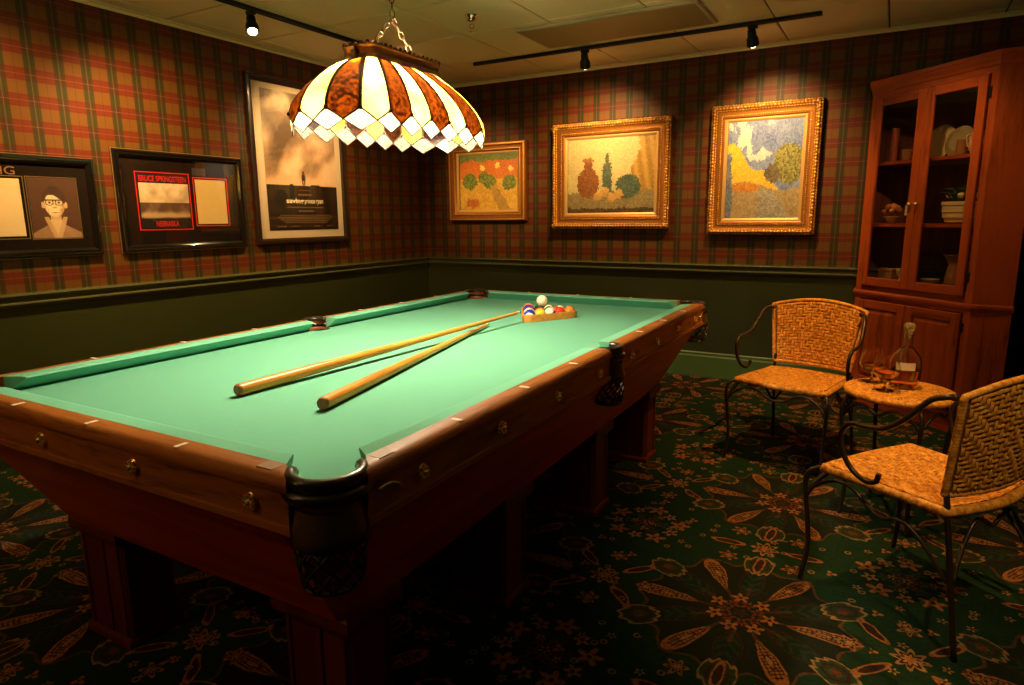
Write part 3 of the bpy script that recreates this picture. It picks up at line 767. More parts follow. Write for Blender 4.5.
spot('added black fill spotlight on the short track, aimed at the back of the turned chair', (2.10, -.95, ZTK), (1.80, .12, .45), 62, 56, 1.0, (1.0, .74, .38))  # added fill: brightens the turned chair's back and the carpet near it
def fill_sconce(label, x):  # unseen lamp, added as low fill for the table's near end
    o = thing('fill_wall_sconce', label, 'added wall lamp', (x, YF, 1.45))
    MB().rbox(-.05, .05, .001, .018, -.09, .09, .005).build('back_plate', M_BRASS, o)
    MB().tube(cat([(0, .015, -.03), (0, .06, -.06), (0, .11, -.04), (0, .12, .0)]), .008, 8).build('arm', M_BRASS, o, smooth=True)
    MB().lathe([(.012, -.005), (.026, .0), (.026, .02), (.012, .03)], 16, (0, .12, 0)).build('lamp_holder', M_BRASS, o, smooth=SM)
    MB().sphere((0, .12, .075), .045, 16).build('bulb', M_FILL_SCONCE, o, smooth=True)
M_FILL_SCONCE = emis('fill_sconce_bulb', (1.0, .50, .16), FILL_SCONCE)
fill_sconce('added brass fill lamp with a round bulb on the plaid wall facing the table end', -1.15)
# sprinkler
SPk = thing('fire_sprinkler', 'chrome fire sprinkler head hanging from a ceiling tile', 'sprinkler', (-.723, 1.374, ZC))
MB().lathe([(.040, 0), (.040, -.004), (.030, -.012), (.026, -.030), (.014, -.034)], 20).build('escutcheon', M_CHROME, SPk, smooth=SM)
b = MB(); b.lathe([(.010, -.03), (.010, -.05), (.005, -.052)], 12)
for s in (-1, 1): b.tube([(s*.010, 0, -.045), (s*.014, 0, -.062), (s*.004, 0, -.078)], .003, 6)
b.build('frame_arms', M_CHROME, SPk, smooth=SM)
b = MB(); b.lathe([(.004, -.085), (.018, -.087), (.018, -.089), (.003, -.090)], 16); b.build('deflector', M_CHROME, SPk, smooth=SM)
# switched-off ceiling panel
PN = thing('ceiling_panel', 'flat switched-off brown ceiling light panel between track and pendant lamp', 'ceiling panel', (-.08, 2.005, ZC))
MB().rbox(-.575, .575, -.245, .245, -.018, 0, .006).build('panel_frame', mat('panel_frame', (.50, .40, .22), .6), PN)
MB().rbox(-.555, .555, -.225, .225, -.021, -.012, .002).build('diffuser', mat('panel_diffuser', (.36, .22, .075), .5, noise=.08, nscale=120), PN)

# ------------------------------------------------------------------ pictures
def col_grid(name, w, h, nx, ny, fn, parent, z, rough=.6, M=None):
    V = [((i/nx-.5)*w, (j/ny-.5)*h, z) for j in range(ny+1) for i in range(nx+1)]
    F = [(j*(nx+1)+i, j*(nx+1)+i+1, (j+1)*(nx+1)+i+1, (j+1)*(nx+1)+i) for j in range(ny) for i in range(nx)]
    me = bpy.data.meshes.new(name); me.from_pydata(V, [], F)
    at = me.attributes.new('print', 'FLOAT_COLOR', 'FACE')
    C = np.ones((len(F), 4), np.float32); k = 0
    for j in range(ny):
        for i in range(nx): C[k, :3] = fn((i+.5)/nx, (j+.5)/ny); k += 1
    at.data.foreach_set('color', C.ravel())
    m, nt, p = new_mat(name + '_print'); a = nt.nodes.new('ShaderNodeAttribute'); a.attribute_name = 'print'
    nt.links.new(a.outputs['Color'], p.inputs['Base Color']); p.inputs['Roughness'].default_value = rough
    me.materials.append(m); o = bpy.data.objects.new(name, me); COL.objects.link(o); o.parent = parent; return o
def mix(a, bq, t): t = max(0, min(1, t)); return tuple(p+(q-p)*t for p, q in zip(a, bq))
def sst(a, bq, x): t = max(0, min(1, (x-a)/(bq-a))); return t*t*(3-2*t)
class Noise2:
    def __init__(s, seed): r = np.random.RandomState(seed); s.g = r.rand(64, 64)
    def __call__(s, x, y):
        i, j = math.floor(x), math.floor(y); fx, fy = x-i, y-j; fx = fx*fx*(3-2*fx); fy = fy*fy*(3-2*fy); g = s.g
        a = g[i % 64, j % 64]*(1-fx)+g[(i+1) % 64, j % 64]*fx; c = g[i % 64, (j+1) % 64]*(1-fx)+g[(i+1) % 64, (j+1) % 64]*fx
        return a*(1-fy)+c*fy
    def fbm(s, x, y, o=4):
        v = 0; am = .5
        for k in range(o): v += am*s(x, y); x *= 2.03; y *= 2.03; am *= .5
        return v/(1-.5**o)
def sweep_frame(w, h, prof, mats=None):   # mitred moulding; prof = (inset from outer edge, height), rectangle w x h outer
    rings = []
    for ins, z in prof:
        x, y = w/2-ins, h/2-ins; rings.append([(-x, -y, z), (x, -y, z), (x, y, z), (-x, y, z)])
    rings.append(rings[0]); return MB().loft(rings, cap=False)
def text_obj(body, parent, x, y, z, w, h, m, name='lettering', align='CENTER', bold=0):
    c = bpy.data.curves.new(name, 'FONT'); c.body = body; c.align_x = 'LEFT'; c.size = 1; c.offset = bold; c.fill_mode = 'FRONT' if False else c.fill_mode
    t = bpy.data.objects.new('tmp', c); COL.objects.link(t)
    dg = bpy.context.evaluated_depsgraph_get(); me = bpy.data.meshes.new_from_object(t.evaluated_get(dg))
    bpy.data.objects.remove(t)
    xs = [v.co.x for v in me.vertices]; ys = [v.co.y for v in me.vertices]; x0, x1, y0, y1 = min(xs), max(xs), min(ys), max(ys)
    for v in me.vertices: v.co = (x - w/2 + (v.co.x-x0)/(x1-x0)*w, y - h/2 + (v.co.y-y0)/(y1-y0)*h, z)
    me.materials.clear(); me.materials.append(m); o = bpy.data.objects.new(name, me); COL.objects.link(o); o.parent = parent; return o
def hang(name, label, cat, wall_, u0, u1, z0, z1, depth=0):
    # local frame: x to the right as seen, y up, z out of the wall
    o = thing(name, label, cat)
    uc, zc = (u0+u1)/2, (z0+z1)/2
    if wall_ == 'left': o.matrix_world = Matrix(((0, 0, 1, XL+.001), (1, 0, 0, uc), (0, 1, 0, zc), (0, 0, 0, 1)))
    else: o.matrix_world = Matrix(((1, 0, 0, uc), (0, 0, -1, YB-.001), (0, 1, 0, zc), (0, 0, 0, 1)))
    return o, u1-u0, z1-z0
def rect(b, x0, x1, y0, y1, z0, z1, mi=0): return b.box(x0, x1, y0, y1, z0, z1, mi)
BLK_PROF = [(0, 0), (0, .020), (.004, .026), (.010, .030), (.018, .026), (.028, .028), (.034, .024), (.042, .018), (.042, 0)]
M_RED = mat('red_print', (.70, .02, .02), .5); M_PAPER = mat('aged_paper', (.70, .50, .19), .8, noise=.06, nscale=25); M_PAPER2 = mat('pale_paper', (.78, .60, .34), .8, noise=.05, nscale=25)
M_INK = mat('black_print', (.012, .009, .008), .6); M_WHITEINK = mat('cream_print', (.95, .84, .68), .6); M_TANINK = mat('tan_print', (.20, .115, .05), .6); M_GOLDINK = mat('gold_print', (.50, .24, .06), .4, metal=.5)
def glaze(o, w, h, ins, z): MB().box(-w/2+ins, w/2-ins, -h/2+ins, h/2-ins, z, z+.002).build('glazing', M_PANE, o)
def backboard(o, w, h, m): MB().box(-w/2+.004, w/2-.004, -h/2+.004, h/2-.004, .002, .008).build('mat_board', m, o)
def outline(o, x0, x1, y0, y1, t, z, m, name):
    b = MB(); rect(b, x0, x1, y1-t, y1, z-.001, z); rect(b, x0, x1, y0, y0+t, z-.001, z); rect(b, x0, x0+t, y0+t, y1-t, z-.001, z); rect(b, x1-t, x1, y0+t, y1-t, z-.001, z); b.build(name, m, o)

# -- black frame with portrait photograph
o, w, h = hang('framed_photograph', 'black framed memorabilia with a portrait photograph of a man in glasses and a letter', 'picture', 'left', -.72, -.018, 1.060, 1.578)
u = lambda y: y - (-.72-.018)/2; v = lambda z: z - (1.060+1.578)/2
sweep_frame(w, h, BLK_PROF).build('frame', M_BLKFR, o, smooth=SM); outline(o, -w/2-.003, w/2+.003, -h/2-.003, h/2+.003, .003, .010, M_GOLDEDGE, 'gilt_edge')
backboard(o, w, h, M_DKMAT)
n1 = Noise2(3)
def portrait(x, y):
    X_, Y_ = (x-.5)*1.0, (y-.5)*1.33; c = (.085, .034, .018); br = n1.fbm(x*6, y*6)
    if Y_ < -.34 - .55*max(0, abs(X_)-.12): c = mix((.26, .14, .07), (.40, .24, .13), br)          # jacket
    if -.52 < Y_ < -.14 and abs(X_) < .115: c = mix((.60, .40, .22), (.38, .22, .11), sst(-.26, -.14, Y_))   # neck
    if Y_ < -.26 and abs(X_) < .15-(-.2-Y_)*.36: c = (.64, .44, .25)
    if Y_ < -.20 and abs(abs(X_)-(.195-(-.2-Y_)*.36)) < .048: c = mix((.44, .28, .16), (.60, .40, .24), br)
    fx, fy = X_/.215, (Y_-.10)/(.30 if Y_ > .1 else .315)
    jaw = 1 - .34*max(0, -fy)**2.2
    if abs(fx/jaw)**2.3+abs(fy)**2.3 < 1:
        c = mix((.80, .60, .37), (.44, .26, .13), sst(.40, 1.0, abs(fx/jaw + .18)))
        c = mix(c, (.40, .23, .12), .45*sst(.55, 1.0, -fy)); c = mix(c, (.86, .68, .45), .5*max(0, 1-((abs(X_)-.11)/.06)**2-((Y_-.02)/.05)**2))
        if abs(X_-.030) < .016 and .02 < Y_ < .13: c = mix(c, (.42, .25, .13), .45)
        if abs(abs(X_)-.125+.25*(Y_+.02)) < .010 and -.10 < Y_ < .0: c = mix(c, (.40, .23, .12), .6)
    for q in (-1, 1):
        if ((X_-q*.232)/.036)**2+((Y_-.07)/.075)**2 < 1: c = (.58, .38, .21)
    if (X_/.235)**2+((Y_-.22)/.27)**2 < 1 and Y_ > .225 + .07*math.cos(X_*11+.6) - 1.3*max(0, abs(X_)-.15): c = mix((.03, .012, .007), (.09, .04, .02), br)
    for q in (-1, 1):
        gx, gy = (X_-q*.098)/.076, (Y_-.125)/.058; e = abs(gx)**3+abs(gy)**3
        if e < 1.3: c = (.035, .016, .01)
        if e < .62: c = (.72, .52, .31)
        if e < .62 and (gx/.34)**2+(gy/.42)**2 < 1: c = (.12, .06, .035)
    if abs(X_) < .20 and abs(Y_-.175) < .013: c = (.035, .016, .01)
    if abs(X_) < .040 and abs(Y_-.012) < .010: c = (.46, .28, .15)
    if (X_/.095)**2+((Y_+.075)/.030)**2 < 1: c = (.84, .66, .42) if Y_ > -.088 else (.36, .18, .1)
    return c
px0, px1, pz0, pz1 = u(-.352), u(-.117), v(1.158), v(1.468)
g = col_grid('photograph', px1-px0, pz1-pz0, 72, 96, portrait, o, .0105); g.location = ((px0+px1)/2, (pz0+pz1)/2, 0)
outline(o, px0-.006, px1+.006, pz0-.006, pz1+.006, .004, .0095, M_GOLDEDGE, 'photo_border')
rect(MB(), u(-.64), u(-.384), v(1.172), v(1.458), .008, .010).build('letter', M_PAPER2, o); outline(o, u(-.655), u(-.366), v(1.157), v(1.472), .004, .0105, M_GOLDEDGE, 'letter_border')
text_obj('IG', o, u(-.428), v(1.497), .0095, .062, .040, M_GOLDINK)
glaze(o, w, h, .038, .016)

# -- black frame with album sleeve and handwritten sheet
o, w, h = hang('framed_album', 'black framed album sleeve with red lettering beside a yellowed sheet', 'picture', 'left', .092, .941, 1.064, 1.648)
u = lambda y: y - (.092+.941)/2; v = lambda z: z - (1.064+1.648)/2
sweep_frame(w, h, BLK_PROF).build('frame', M_BLKFR, o, smooth=SM); outline(o, -w/2-.004, w/2+.004, -h/2-.004, h/2+.004, .004, .012, M_GOLDEDGE, 'gilt_edge')
backboard(o, w, h, M_DKMAT)
rect(MB(), u(.222), u(.549), v(1.198), v(1.520), .008, .010).build('album_sleeve', M_INK, o); outline(o, u(.211), u(.557), v(1.187), v(1.530), .006, .0095, M_RED, 'sleeve_border')
n2 = Noise2(11)
def road(x, y):
    g = n2.fbm(x*7, y*4); hz = .46
    if y > hz: return mix((.46, .31, .17), (.84, .66, .44), (g-.3)*1.6 + (y-hz)*.5)
    t = (hz-y)/hz; c = mix((.10, .050, .022), (.50, .33, .18), sst(.45, .85, t)*(1-sst(.85, 1.0, t))*1.1 + (g-.5)*.9)
    return c
g = col_grid('sleeve_picture', .315, .208, 60, 40, road, o, .0105); g.location = (u(.385), v(1.361), 0)
text_obj('BRUCE SPRINGSTEEN', o, u(.383), v(1.491), .0108, .300, .034, M_RED, bold=.012)
text_obj('NEBRASKA', o, u(.388), v(1.2255), .0108, .146, .034, M_RED, bold=.012)
rect(MB(), u(.595), u(.811), v(1.221), v(1.498), .008, .010).build('handwritten_sheet', M_PAPER, o); outline(o, u(.580), u(.828), v(1.207), v(1.512), .006, .0095, M_RED, 'sheet_border')
rect(MB(), u(.582), u(.676), v(1.521), v(1.567), .008, .0095).build('title_card', mat('slate_card', (.030, .034, .050), .7), o)
glaze(o, w, h, .038, .016)

# -- film poster
o, w, h = hang('film_poster', 'tall black framed film poster with a cream mat, cloudy sepia sky and dark ground', 'poster', 'left', 1.030, 1.928, 1.068, 2.222)
u = lambda y: y - (1.030+1.928)/2; v = lambda z: z - (1.068+2.222)/2
PP = [(0, 0), (0, .022), (.006, .030), (.020, .032), (.038, .026), (.044, .018), (.044, 0)]
sweep_frame(w, h, PP).build('frame', mat('dark_poster_frame', (.018, .008, .005), .3, coat=.2), o, smooth=SM); backboard(o, w, h, M_WMAT)
n3 = Noise2(21)
def sky(x, y):
    if y < .333 + .006*n3(x*9, 3): return mix((.012, .005, .003), (.007, .003, .002), n3.fbm(x*5, y*8))
    t = (y-.333)/.667; g = n3.fbm(x*3.2+n3(y*3, 2)*1.2, y*4.2+4, 5)
    c = mix((.60, .36, .20), (.34, .24, .17), sst(.0, .75, t)); c = mix(c, (.16, .12, .09), sst(.6, 1.0, t)*.7)
    c = mix(c, (.80, .60, .42), max(0, g-.48)*4.0); c = mix(c, (.11, .07, .045), max(0, .5-g)*4.0)
    if t < .10: c = mix((.78, .50, .30), c, t/.10)
    return c
pw, ph = 1.826-1.148, 2.138-1.168
g = col_grid('poster_print', pw, ph, 84, 120, sky, o, .0105, .5); g.location = (u(1.487), v(1.653), 0)
zz = .0112
b = MB()          # lone standing figure on the skyline, as printed
zf = v(1.492); xf = u(1.492)
b.add([(xf-.012, zf, zz), (xf-.002, zf, zz), (xf-.004, zf+.035, zz), (xf+.004, zf+.035, zz), (xf+.003, zf, zz), (xf+.012, zf, zz), (xf+.020, zf+.055, zz), (xf+.013, zf+.082, zz), (xf-.013, zf+.082, zz), (xf-.020, zf+.055, zz)], [(0, 1, 2, 9), (2, 3, 6, 9), (3, 4, 5, 6), (9, 6, 7, 8)])
b.add([(xf+.011*math.cos(2*PI*k/10), zf+.094+.012*math.sin(2*PI*k/10), zz) for k in range(10)], [tuple(range(10))]); b.build('printed_figure', M_INK, o)
text_obj('saving', o, u(1.3985), v(1.3745), zz, .165, .044, M_WHITEINK, bold=.03)
text_obj('private', o, u(1.540), v(1.374), zz, .102, .044, M_WHITEINK, bold=.012); text_obj('ryan', o, u(1.6375), v(1.3705), zz, .073, .036, M_WHITEINK, bold=.012)
b = MB(); rr = random.Random(4)
def line(zl, x0, x1, hh, gap=.006):
    x = x0
    while x < x1:
        l = rr.uniform(.010, .030); b.box(u(x), u(min(x1, x+l)), v(zl)-hh/2, v(zl)+hh/2, zz-.0003, zz); x += l+gap
line(1.457, 1.44, 1.55, .006); line(1.425, 1.43, 1.56, .014, .003); line(1.333, 1.32, 1.675, .008, .004); line(1.306, 1.425, 1.575, .010, .003)
for k in range(5): line(1.275-.0135*k, 1.23+.02*abs(k-1), 1.765-.02*abs(k-1), .006, .004)
line(1.195, 1.22, 1.30, .010); line(1.195, 1.36, 1.42, .008); line(1.195, 1.57, 1.63, .010); line(1.195, 1.70, 1.76, .008)
b.build('printed_lines', M_TANINK, o)
glaze(o, w, h, .040, .016)

# -- gold framed paintings
def painting(label, x0, x1, z0, z1, cx0, cx1, cz0, cz1, fn, ornate, seed, nx, ny):
    o, w, h = hang('framed_painting', label, 'painting', 'back', x0, x1, z0, z1)
    fw = ((w-(cx1-cx0)) + (h-(cz1-cz0)))/4
    if ornate:
        prof = [(0, 0), (0, .030), (.006, .044), (.018, .052), (.030, .046), (.038, .036), (fw*.50, .030), (fw*.62, .032), (fw*.72, .030), (fw*.80, .022)]
    else:
        prof = [(0, 0), (0, .040), (.010, .046), (.024, .044), (.030, .034), (fw*.5, .030), (fw*.62, .034), (fw*.70, .030), (fw*.80, .022)]
    prof += [(fw*.80, .0)]
    sweep_frame(w, h, prof).build('frame', M_GOLD2, o, smooth=SM)
    sweep_frame(w-2*fw*.79, h-2*fw*.79, [(0, .0), (0, .020), (fw*.10, .020), (fw*.21, .012), (fw*.21, 0)]).build('inner_slip', M_LINER, o)
    orn = MB(); rd = random.Random(seed)
    def beads(ins, z, r, step, sx=1.0):
        X_, Y_ = w/2-ins, h/2-ins
        for (ax, ay), (bx, by) in (((-X_, -Y_), (X_, -Y_)), ((X_, -Y_), (X_, Y_)), ((X_, Y_), (-X_, Y_)), ((-X_, Y_), (-X_, -Y_))):
            L = math.dist((ax, ay), (bx, by)); n = max(2, int(L/step))
            for i in range(n):
                t = (i+.5)/n; q = r*rd.uniform(.8, 1.2)
                hz = abs(bx-ax) > abs(by-ay)
                orn.sphere((ax+(bx-ax)*t, ay+(by-ay)*t, z), q, 6, sx=sx if hz else 1, sy=1 if hz else sx, sz=.8)
    if ornate:
        beads(.006, .040, .0075, .019, 1.3); beads(.021, .050, .0095, .024, 1.3); beads(fw*.62, .032, .0052, .015, 1.2); beads(.036, .038, .006, .019, 1.5)
        if ornate > 1:
            for sx in (-1, 1):
                for sy in (-1, 1):
                    for k in range(9):
                        a = rd.uniform(0, 2*PI); rr_ = rd.uniform(0, .030); orn.sphere((sx*(w/2-.028)+rr_*math.cos(a), sy*(h/2-.028)+rr_*math.sin(a), .046), rd.uniform(.007, .012), 6, sz=.8)
        tag(orn.build('carved_ornament', M_GOLD, o, smooth=True), kind='stuff')
    else:
        sweep_frame(w-2*.008, h-2*.008, [(0, .042), (0, .048), (.012, .048), (.012, .042)]).build('raised_edge', M_GOLD, o)
        sweep_frame(w-2*fw*.56, h-2*fw*.56, [(0, .028), (0, .036), (.008, .036), (.008, .028)]).build('raised_edge', M_GOLD, o)
    cw, chh = cx1-cx0, cz1-cz0
    g = col_grid('canvas', cw+.01, chh+.01, nx, ny, fn, o, .010, .45); g.location = ((cx0+cx1)/2-(x0+x1)/2, (cz0+cz1)/2-(z0+z1)/2, 0)
    return o
def dabs(seed, n, fn, ax=.035, ay=.012):
    # painterly patches: every spot takes the colour of its nearest brush dab
    r = np.random.RandomState(seed); C = r.rand(n, 2); A = r.rand(n)*PI; V_ = r.rand(n)
    cols = [fn(*c, v_) for c, v_ in zip(C, V_)]
    ca, sa = np.cos(A), np.sin(A)
    def f(x, y):
        dx, dy = C[:, 0]-x, C[:, 1]-y; uu = dx*ca+dy*sa; vv = -dx*sa+dy*ca
        return cols[int(np.argmin((uu/ax)**2+(vv/ay)**2))]
    return f
na, nb, nc = Noise2(31), Noise2(41), Noise2(51)
def ell(x, y, cx, cy, rx, ry): return ((x-cx)/rx)**2 + ((y-cy)/ry)**2 < 1
def pal1(x, y, r):     # warm evening landscape: red sky, ochre field, olive trees
    g = na.fbm(x*5, y*5)
    if y > .56: c = mix((.50, .085, .012), (.72, .24, .03), r*.6 + (1-y)*.8)
    else: c = mix((.50, .24, .030), (.82, .52, .08), r*.7 + g*.3)
    if y > .86 + .1*(g-.5): c = mix((.08, .13, .03), (.20, .24, .05), r)
    for cx, cy, rr_ in ((.18, .52, .13), (.42, .58, .10), (.52, .50, .11), (.86, .48, .12)):
        if ell(x, y, cx, cy, rr_, rr_*(.8+.5*g)): c = mix((.07, .11, .02), (.26, .30, .05), r)
    for cx, cy in ((.40, .74), (.66, .78), (.88, .72)):
        if ell(x, y, cx, cy, .045, .04): c = (.90, .66, .16)
    if abs(x - .55 - (.5-y)*.5) < .05 + (.5-y)*.12 and y < .46: c = mix((.34, .19, .04), (.50, .30, .07), r)
    if ell(x, y, .22, .14, .12, .08): c = mix((.40, .10, .02), (.56, .18, .03), r)
    return c
def pal2(x, y, r):     # still life: jug, bottle and fruit on a table, ochre drapery
    g = nb.fbm(x*5, y*5)
    c = mix((.36, .29, .11), (.66, .55, .28), r*.45 + g*.35 + .3*(1-abs(x-.5)))
    if x > .78 + .05*math.sin(y*9): c = mix((.28, .15, .025), (.56, .33, .07), .5+.5*math.sin(x*60+y*8)*.7+.3*(r-.5))
    if y < .30 + .02*(x-.5): c = mix((.17, .12, .055), (.36, .29, .14), r*.6+g*.4)
    if y < .08: c = mix((.05, .028, .014), (.13, .07, .03), r)
    if ell(x, y, .24, .42, .13, .20) or (abs(x-.24) < .05 and .55 < y < .72): c = mix((.13, .045, .015), (.34, .13, .04), r*.7+.5*(x-.12))
    if ell(x, y, .24, .72, .075, .03): c = (.30, .14, .05)
    if abs(x-.46) < .055 and .24 < y < .62 or ell(x, y, .46, .62, .055, .05) or (abs(x-.46) < .018 and y < .80 and y > .6): c = mix((.04, .065, .045), (.15, .19, .12), r*.6+.4*(g))
    if ell(x, y, .70, .36, .14, .15): c = mix((.03, .055, .04), (.13, .18, .12), r*.6+g*.4)
    for cx, cy in ((.36, .25), (.52, .22), (.60, .27), (.44, .30)):
        if ell(x, y, cx, cy, .05, .06): c = mix((.40, .20, .05), (.66, .42, .13), r*.5 + (y-cy+.05)*5)
    return c
def pal3(x, y, r):     # sunny hillside: blue sky, yellow slope, stone path, olive trees
    g = nc.fbm(x*5, y*5)
    c = mix((.06, .10, .34), (.30, .37, .58), r*.5 + g*.7 - .1)
    if y > .60 and g > .60: c = mix((.50, .52, .56), (.66, .66, .62), r)
    if y < .78 - .62*x + .05*math.sin(x*14): c = mix((.58, .33, .02), (.86, .60, .07), r*.7 + g*.3)
    if y < .34 + .05*math.sin(x*6): c = mix((.26, .18, .08), (.50, .39, .22), r*.7+g*.3)
    if ell(x, y, .84, .56, .20, .17 + .06*g): c = mix((.09, .09, .03), (.36, .34, .11), r)
    if ell(x, y, .62, .46, .10, .09): c = mix((.07, .06, .05), (.22, .17, .10), r)
    if y < .30 and abs(x - .55 - .4*(.3-y)) < .10 + .5*(.30-y): c = mix((.22, .20, .19), (.44, .40, .34), r)
    if y < .38 and ell(x, y, .26, .33, .20, .045): c = mix((.42, .15, .025), (.62, .28, .05), r)
    if x < .07 + .02*math.sin(y*8) and y < .68: c = mix((.08, .11, .19), (.20, .23, .30), r)
    return c
painting('small orange red and ochre landscape in a plain stepped gold frame', -2.040, -1.242, 1.220, 1.893, -1.932, -1.336, 1.306, 1.806, dabs(1, 2600, pal1, .030, .011), 0, 1, 84, 70)
painting('wide painting in muted olive and brown in a heavily carved gold frame', -.984, .016, 1.149, 1.989, -.847, -.109, 1.268, 1.860, dabs(2, 3600, pal2, .022, .010), 2, 2, 100, 80)
painting('tall painting in blue and yellow in a wide beaded gold frame', .314, 1.052, 1.107, 2.022, .439, .931, 1.215, 1.908, dabs(3, 3400, pal3, .026, .010), 1, 3, 72, 100)

# ------------------------------------------------------------------ corner cabinet
CAB = thing('corner_cabinet', 'tall oak corner cabinet with glazed upper doors and panelled lower doors', 'cabinet', (1.348, 2.818, 0), -PI/4)
FR = .832
POLY = [(0, 0), (FR, 0), (.967, .135), (.430, .672), (.408, .672), (-.129, .129)]
def grow(g):   # widen the three visible sides, keep the wall sides
    return [(-.414*g, -g), (FR+.414*g, -g), (.967+g*.3, .135-g*.8), (.967, .135), (.430, .672), (.408, .672), (-.129, .129), (-.129-g*.3, .129-g*.8)]
CL, CC = .74, 2.00
def board(p, q, z0, z1, t=.018):
    (x0, y0), (x1, y1) = p, q; L = math.dist(p, q); nx, ny = -(y1-y0)/L*t, (x1-x0)/L*t
    return MB().prism([(x0, y0), (x1, y1), (x1+nx, y1+ny), (x0+nx, y0+ny)], z0, z1)
board(POLY[1], POLY[2], .08, CC, .018).build('side_panel', M_OAK_Z, CAB); board(POLY[5], POLY[0], .08, CC, .018).build('side_panel', M_OAK_Z, CAB)
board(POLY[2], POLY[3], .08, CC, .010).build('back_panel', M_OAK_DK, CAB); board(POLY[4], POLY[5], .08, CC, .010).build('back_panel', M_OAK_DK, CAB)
inner = [(.03, .03), (FR-.03, .03), (.945, .138), (.424, .650), (.414, .650), (-.107, .132)]
for z, nm in ((.10, 'bottom_board'), (.79, 'deck_board'), (1.165, 'shelf'), (1.545, 'shelf'), (1.975, 'top_board')):
    MB().prism(inner, z, z+.02).build(nm, M_OAK_X, CAB)
MB().prism([(.02, .02), (FR-.02, .02), (.94, .14), (.42, .64), (-.10, .13)], 0, .10).build('plinth', M_OAK_X, CAB)
crown = MB(); crown.loft([[(x, y, z) for x, y in grow(g)] for g, z in ((.001, 1.985), (.006, 1.992), (.007, 2.006), (.015, 2.024), (.017, 2.036), (.020, 2.040), (.020, 2.058), (.014, 2.062))]); crown.build('crown_moulding', M_OAK_X, CAB)
led = MB(); led.loft([[(x, y, z) for x, y in grow(g)] for g, z in ((.002, .715), (.010, .722), (.015, .736), (.015, .748), (.008, .756))]); led.build('waist_moulding', M_OAK_X, CAB)
# front stiles and rails of the carcass
for x0, x1 in ((0, .045), (FR-.045, FR)):
    MB().rbox(x0, x1, -.001, .019, .10, CC-.012, .002).build('stile', M_OAK_Z, CAB)
for z0, z1 in ((.10, .14), (.70, .79), (1.955, 1.99)):
    MB().rbox(.045, FR-.045, .0, .018, z0, z1, .002).build('front_rail', M_OAK_X, CAB)
dW = (FR-.09)/2
for k in range(2):
    x0 = .047 + k*dW; x1 = x0 + dW - .004; s = .052
    z0, z1 = .793, 1.952
    fr = MB(); fr.rbox(x0, x0+s, -.020, -.001, z0, z1, .003); fr.rbox(x1-s, x1, -.020, -.001, z0, z1, .003)
    fr2 = [MB().rbox(x0+s, x1-s, -.019, -.002, z0, z0+s, .003), MB().rbox(x0+s, x1-s, -.019, -.002, z1-s, z1, .003)]
    dr = fr.build('glass_door', M_OAK_Z, CAB); [q_.build('door_rail', M_OAK_X, dr) for q_ in fr2]
    MB().box(x0+s-.003, x1-s+.003, -.011, -.008, z0+s-.003, z1-s+.003).build('door_pane', M_PANE_C, dr)
    kx = x1-.022 if k == 0 else x0+.022
    kb = MB().lathe([(.006, 0), (.005, .012), (.012, .018), (.013, .024), (.006, .030)], 12); kb.xf(lambda p: Vector((kx, -.020-p.z, 1.30+p.y)) + Vector((p.x, 0, 0))); kb.build('knob', M_BRASS, dr, smooth=True)
    hx = x0-.008 if k == 0 else x1+.008
    for z in (.90, 1.86):
        MB().rbox(hx-.008, hx+.008, -.008, .0, z-.030, z+.030, .002).build('hinge', M_BLACK, dr)
    z0, z1 = .143, .697
    fr = MB(); fr.rbox(x0, x0+s, -.020, -.001, z0, z1, .003); fr.rbox(x1-s, x1, -.020, -.001, z0, z1, .003)
    fr2 = [MB().rbox(x0+s, x1-s, -.019, -.002, z0, z0+s, .003), MB().rbox(x0+s, x1-s, -.019, -.002, z1-s, z1, .003)]
    dr = fr.build('panel_door', M_OAK_Z, CAB); [q_.build('door_rail', M_OAK_X, dr) for q_ in fr2]
    pn = MB(); a0, a1, b0, b1 = x0+s, x1-s, z0+s, z1-s
    pn.loft([[(a0+e, y, b0+e), (a1-e, y, b0+e), (a1-e, y, b1-e), (a0+e, y, b1-e)] for e, y in ((-.002, -.004), (.004, -.006), (.030, -.016), (.034, -.016))]); pn.build('raised_panel', M_OAK_Z, dr)
    for z in (.22, .62):
        MB().rbox(hx-.008, hx+.008, -.008, .0, z-.025, z+.025, .002).build('hinge', M_BLACK, dr)

# ------------------------------------------------------------------ cabinet contents
def cabp(lx, ly): c = math.sqrt(.5); return (1.348 + lx*c + ly*c, 2.818 - lx*c + ly*c)
def item(name, label, cat, lx, ly, z):
    x, y = cabp(lx, ly); return thing(name, label, cat, (x, y, z + .0005), -PI/4)
sh = lambda z: z + .02
M_CAND = mat('red_candle', (.36, .075, .03), .5); M_BROWNP = mat('brown_pottery', (.34, .15, .06), .4); M_CREAMP = mat('cream_pottery', (.78, .58, .30), .35)
M_PINKP = mat('pink_pottery', (.70, .34, .20), .4); M_DARKGL = mat('dark_bottle_glass', (.015, .015, .010), .08, coat=.5); M_LEAF = mat('leaf', (.04, .12, .04), .6); M_ROSE = mat('dried_rose', (.62, .22, .10), .7, noise=.4, nscale=60)
c = item('pillar_candle', 'tall red brown candle on the top cabinet shelf', 'candle', .105, .10, sh(1.545)); MB().lathe([(.022, 0), (.022, .20), (.018, .205), (.004, .200)], 16).build('wax', M_CAND, c, smooth=SM); MB().tube([(0, 0, .198), (0, 0, .215)], .002, 5).build('wick', M_BLACK, c)
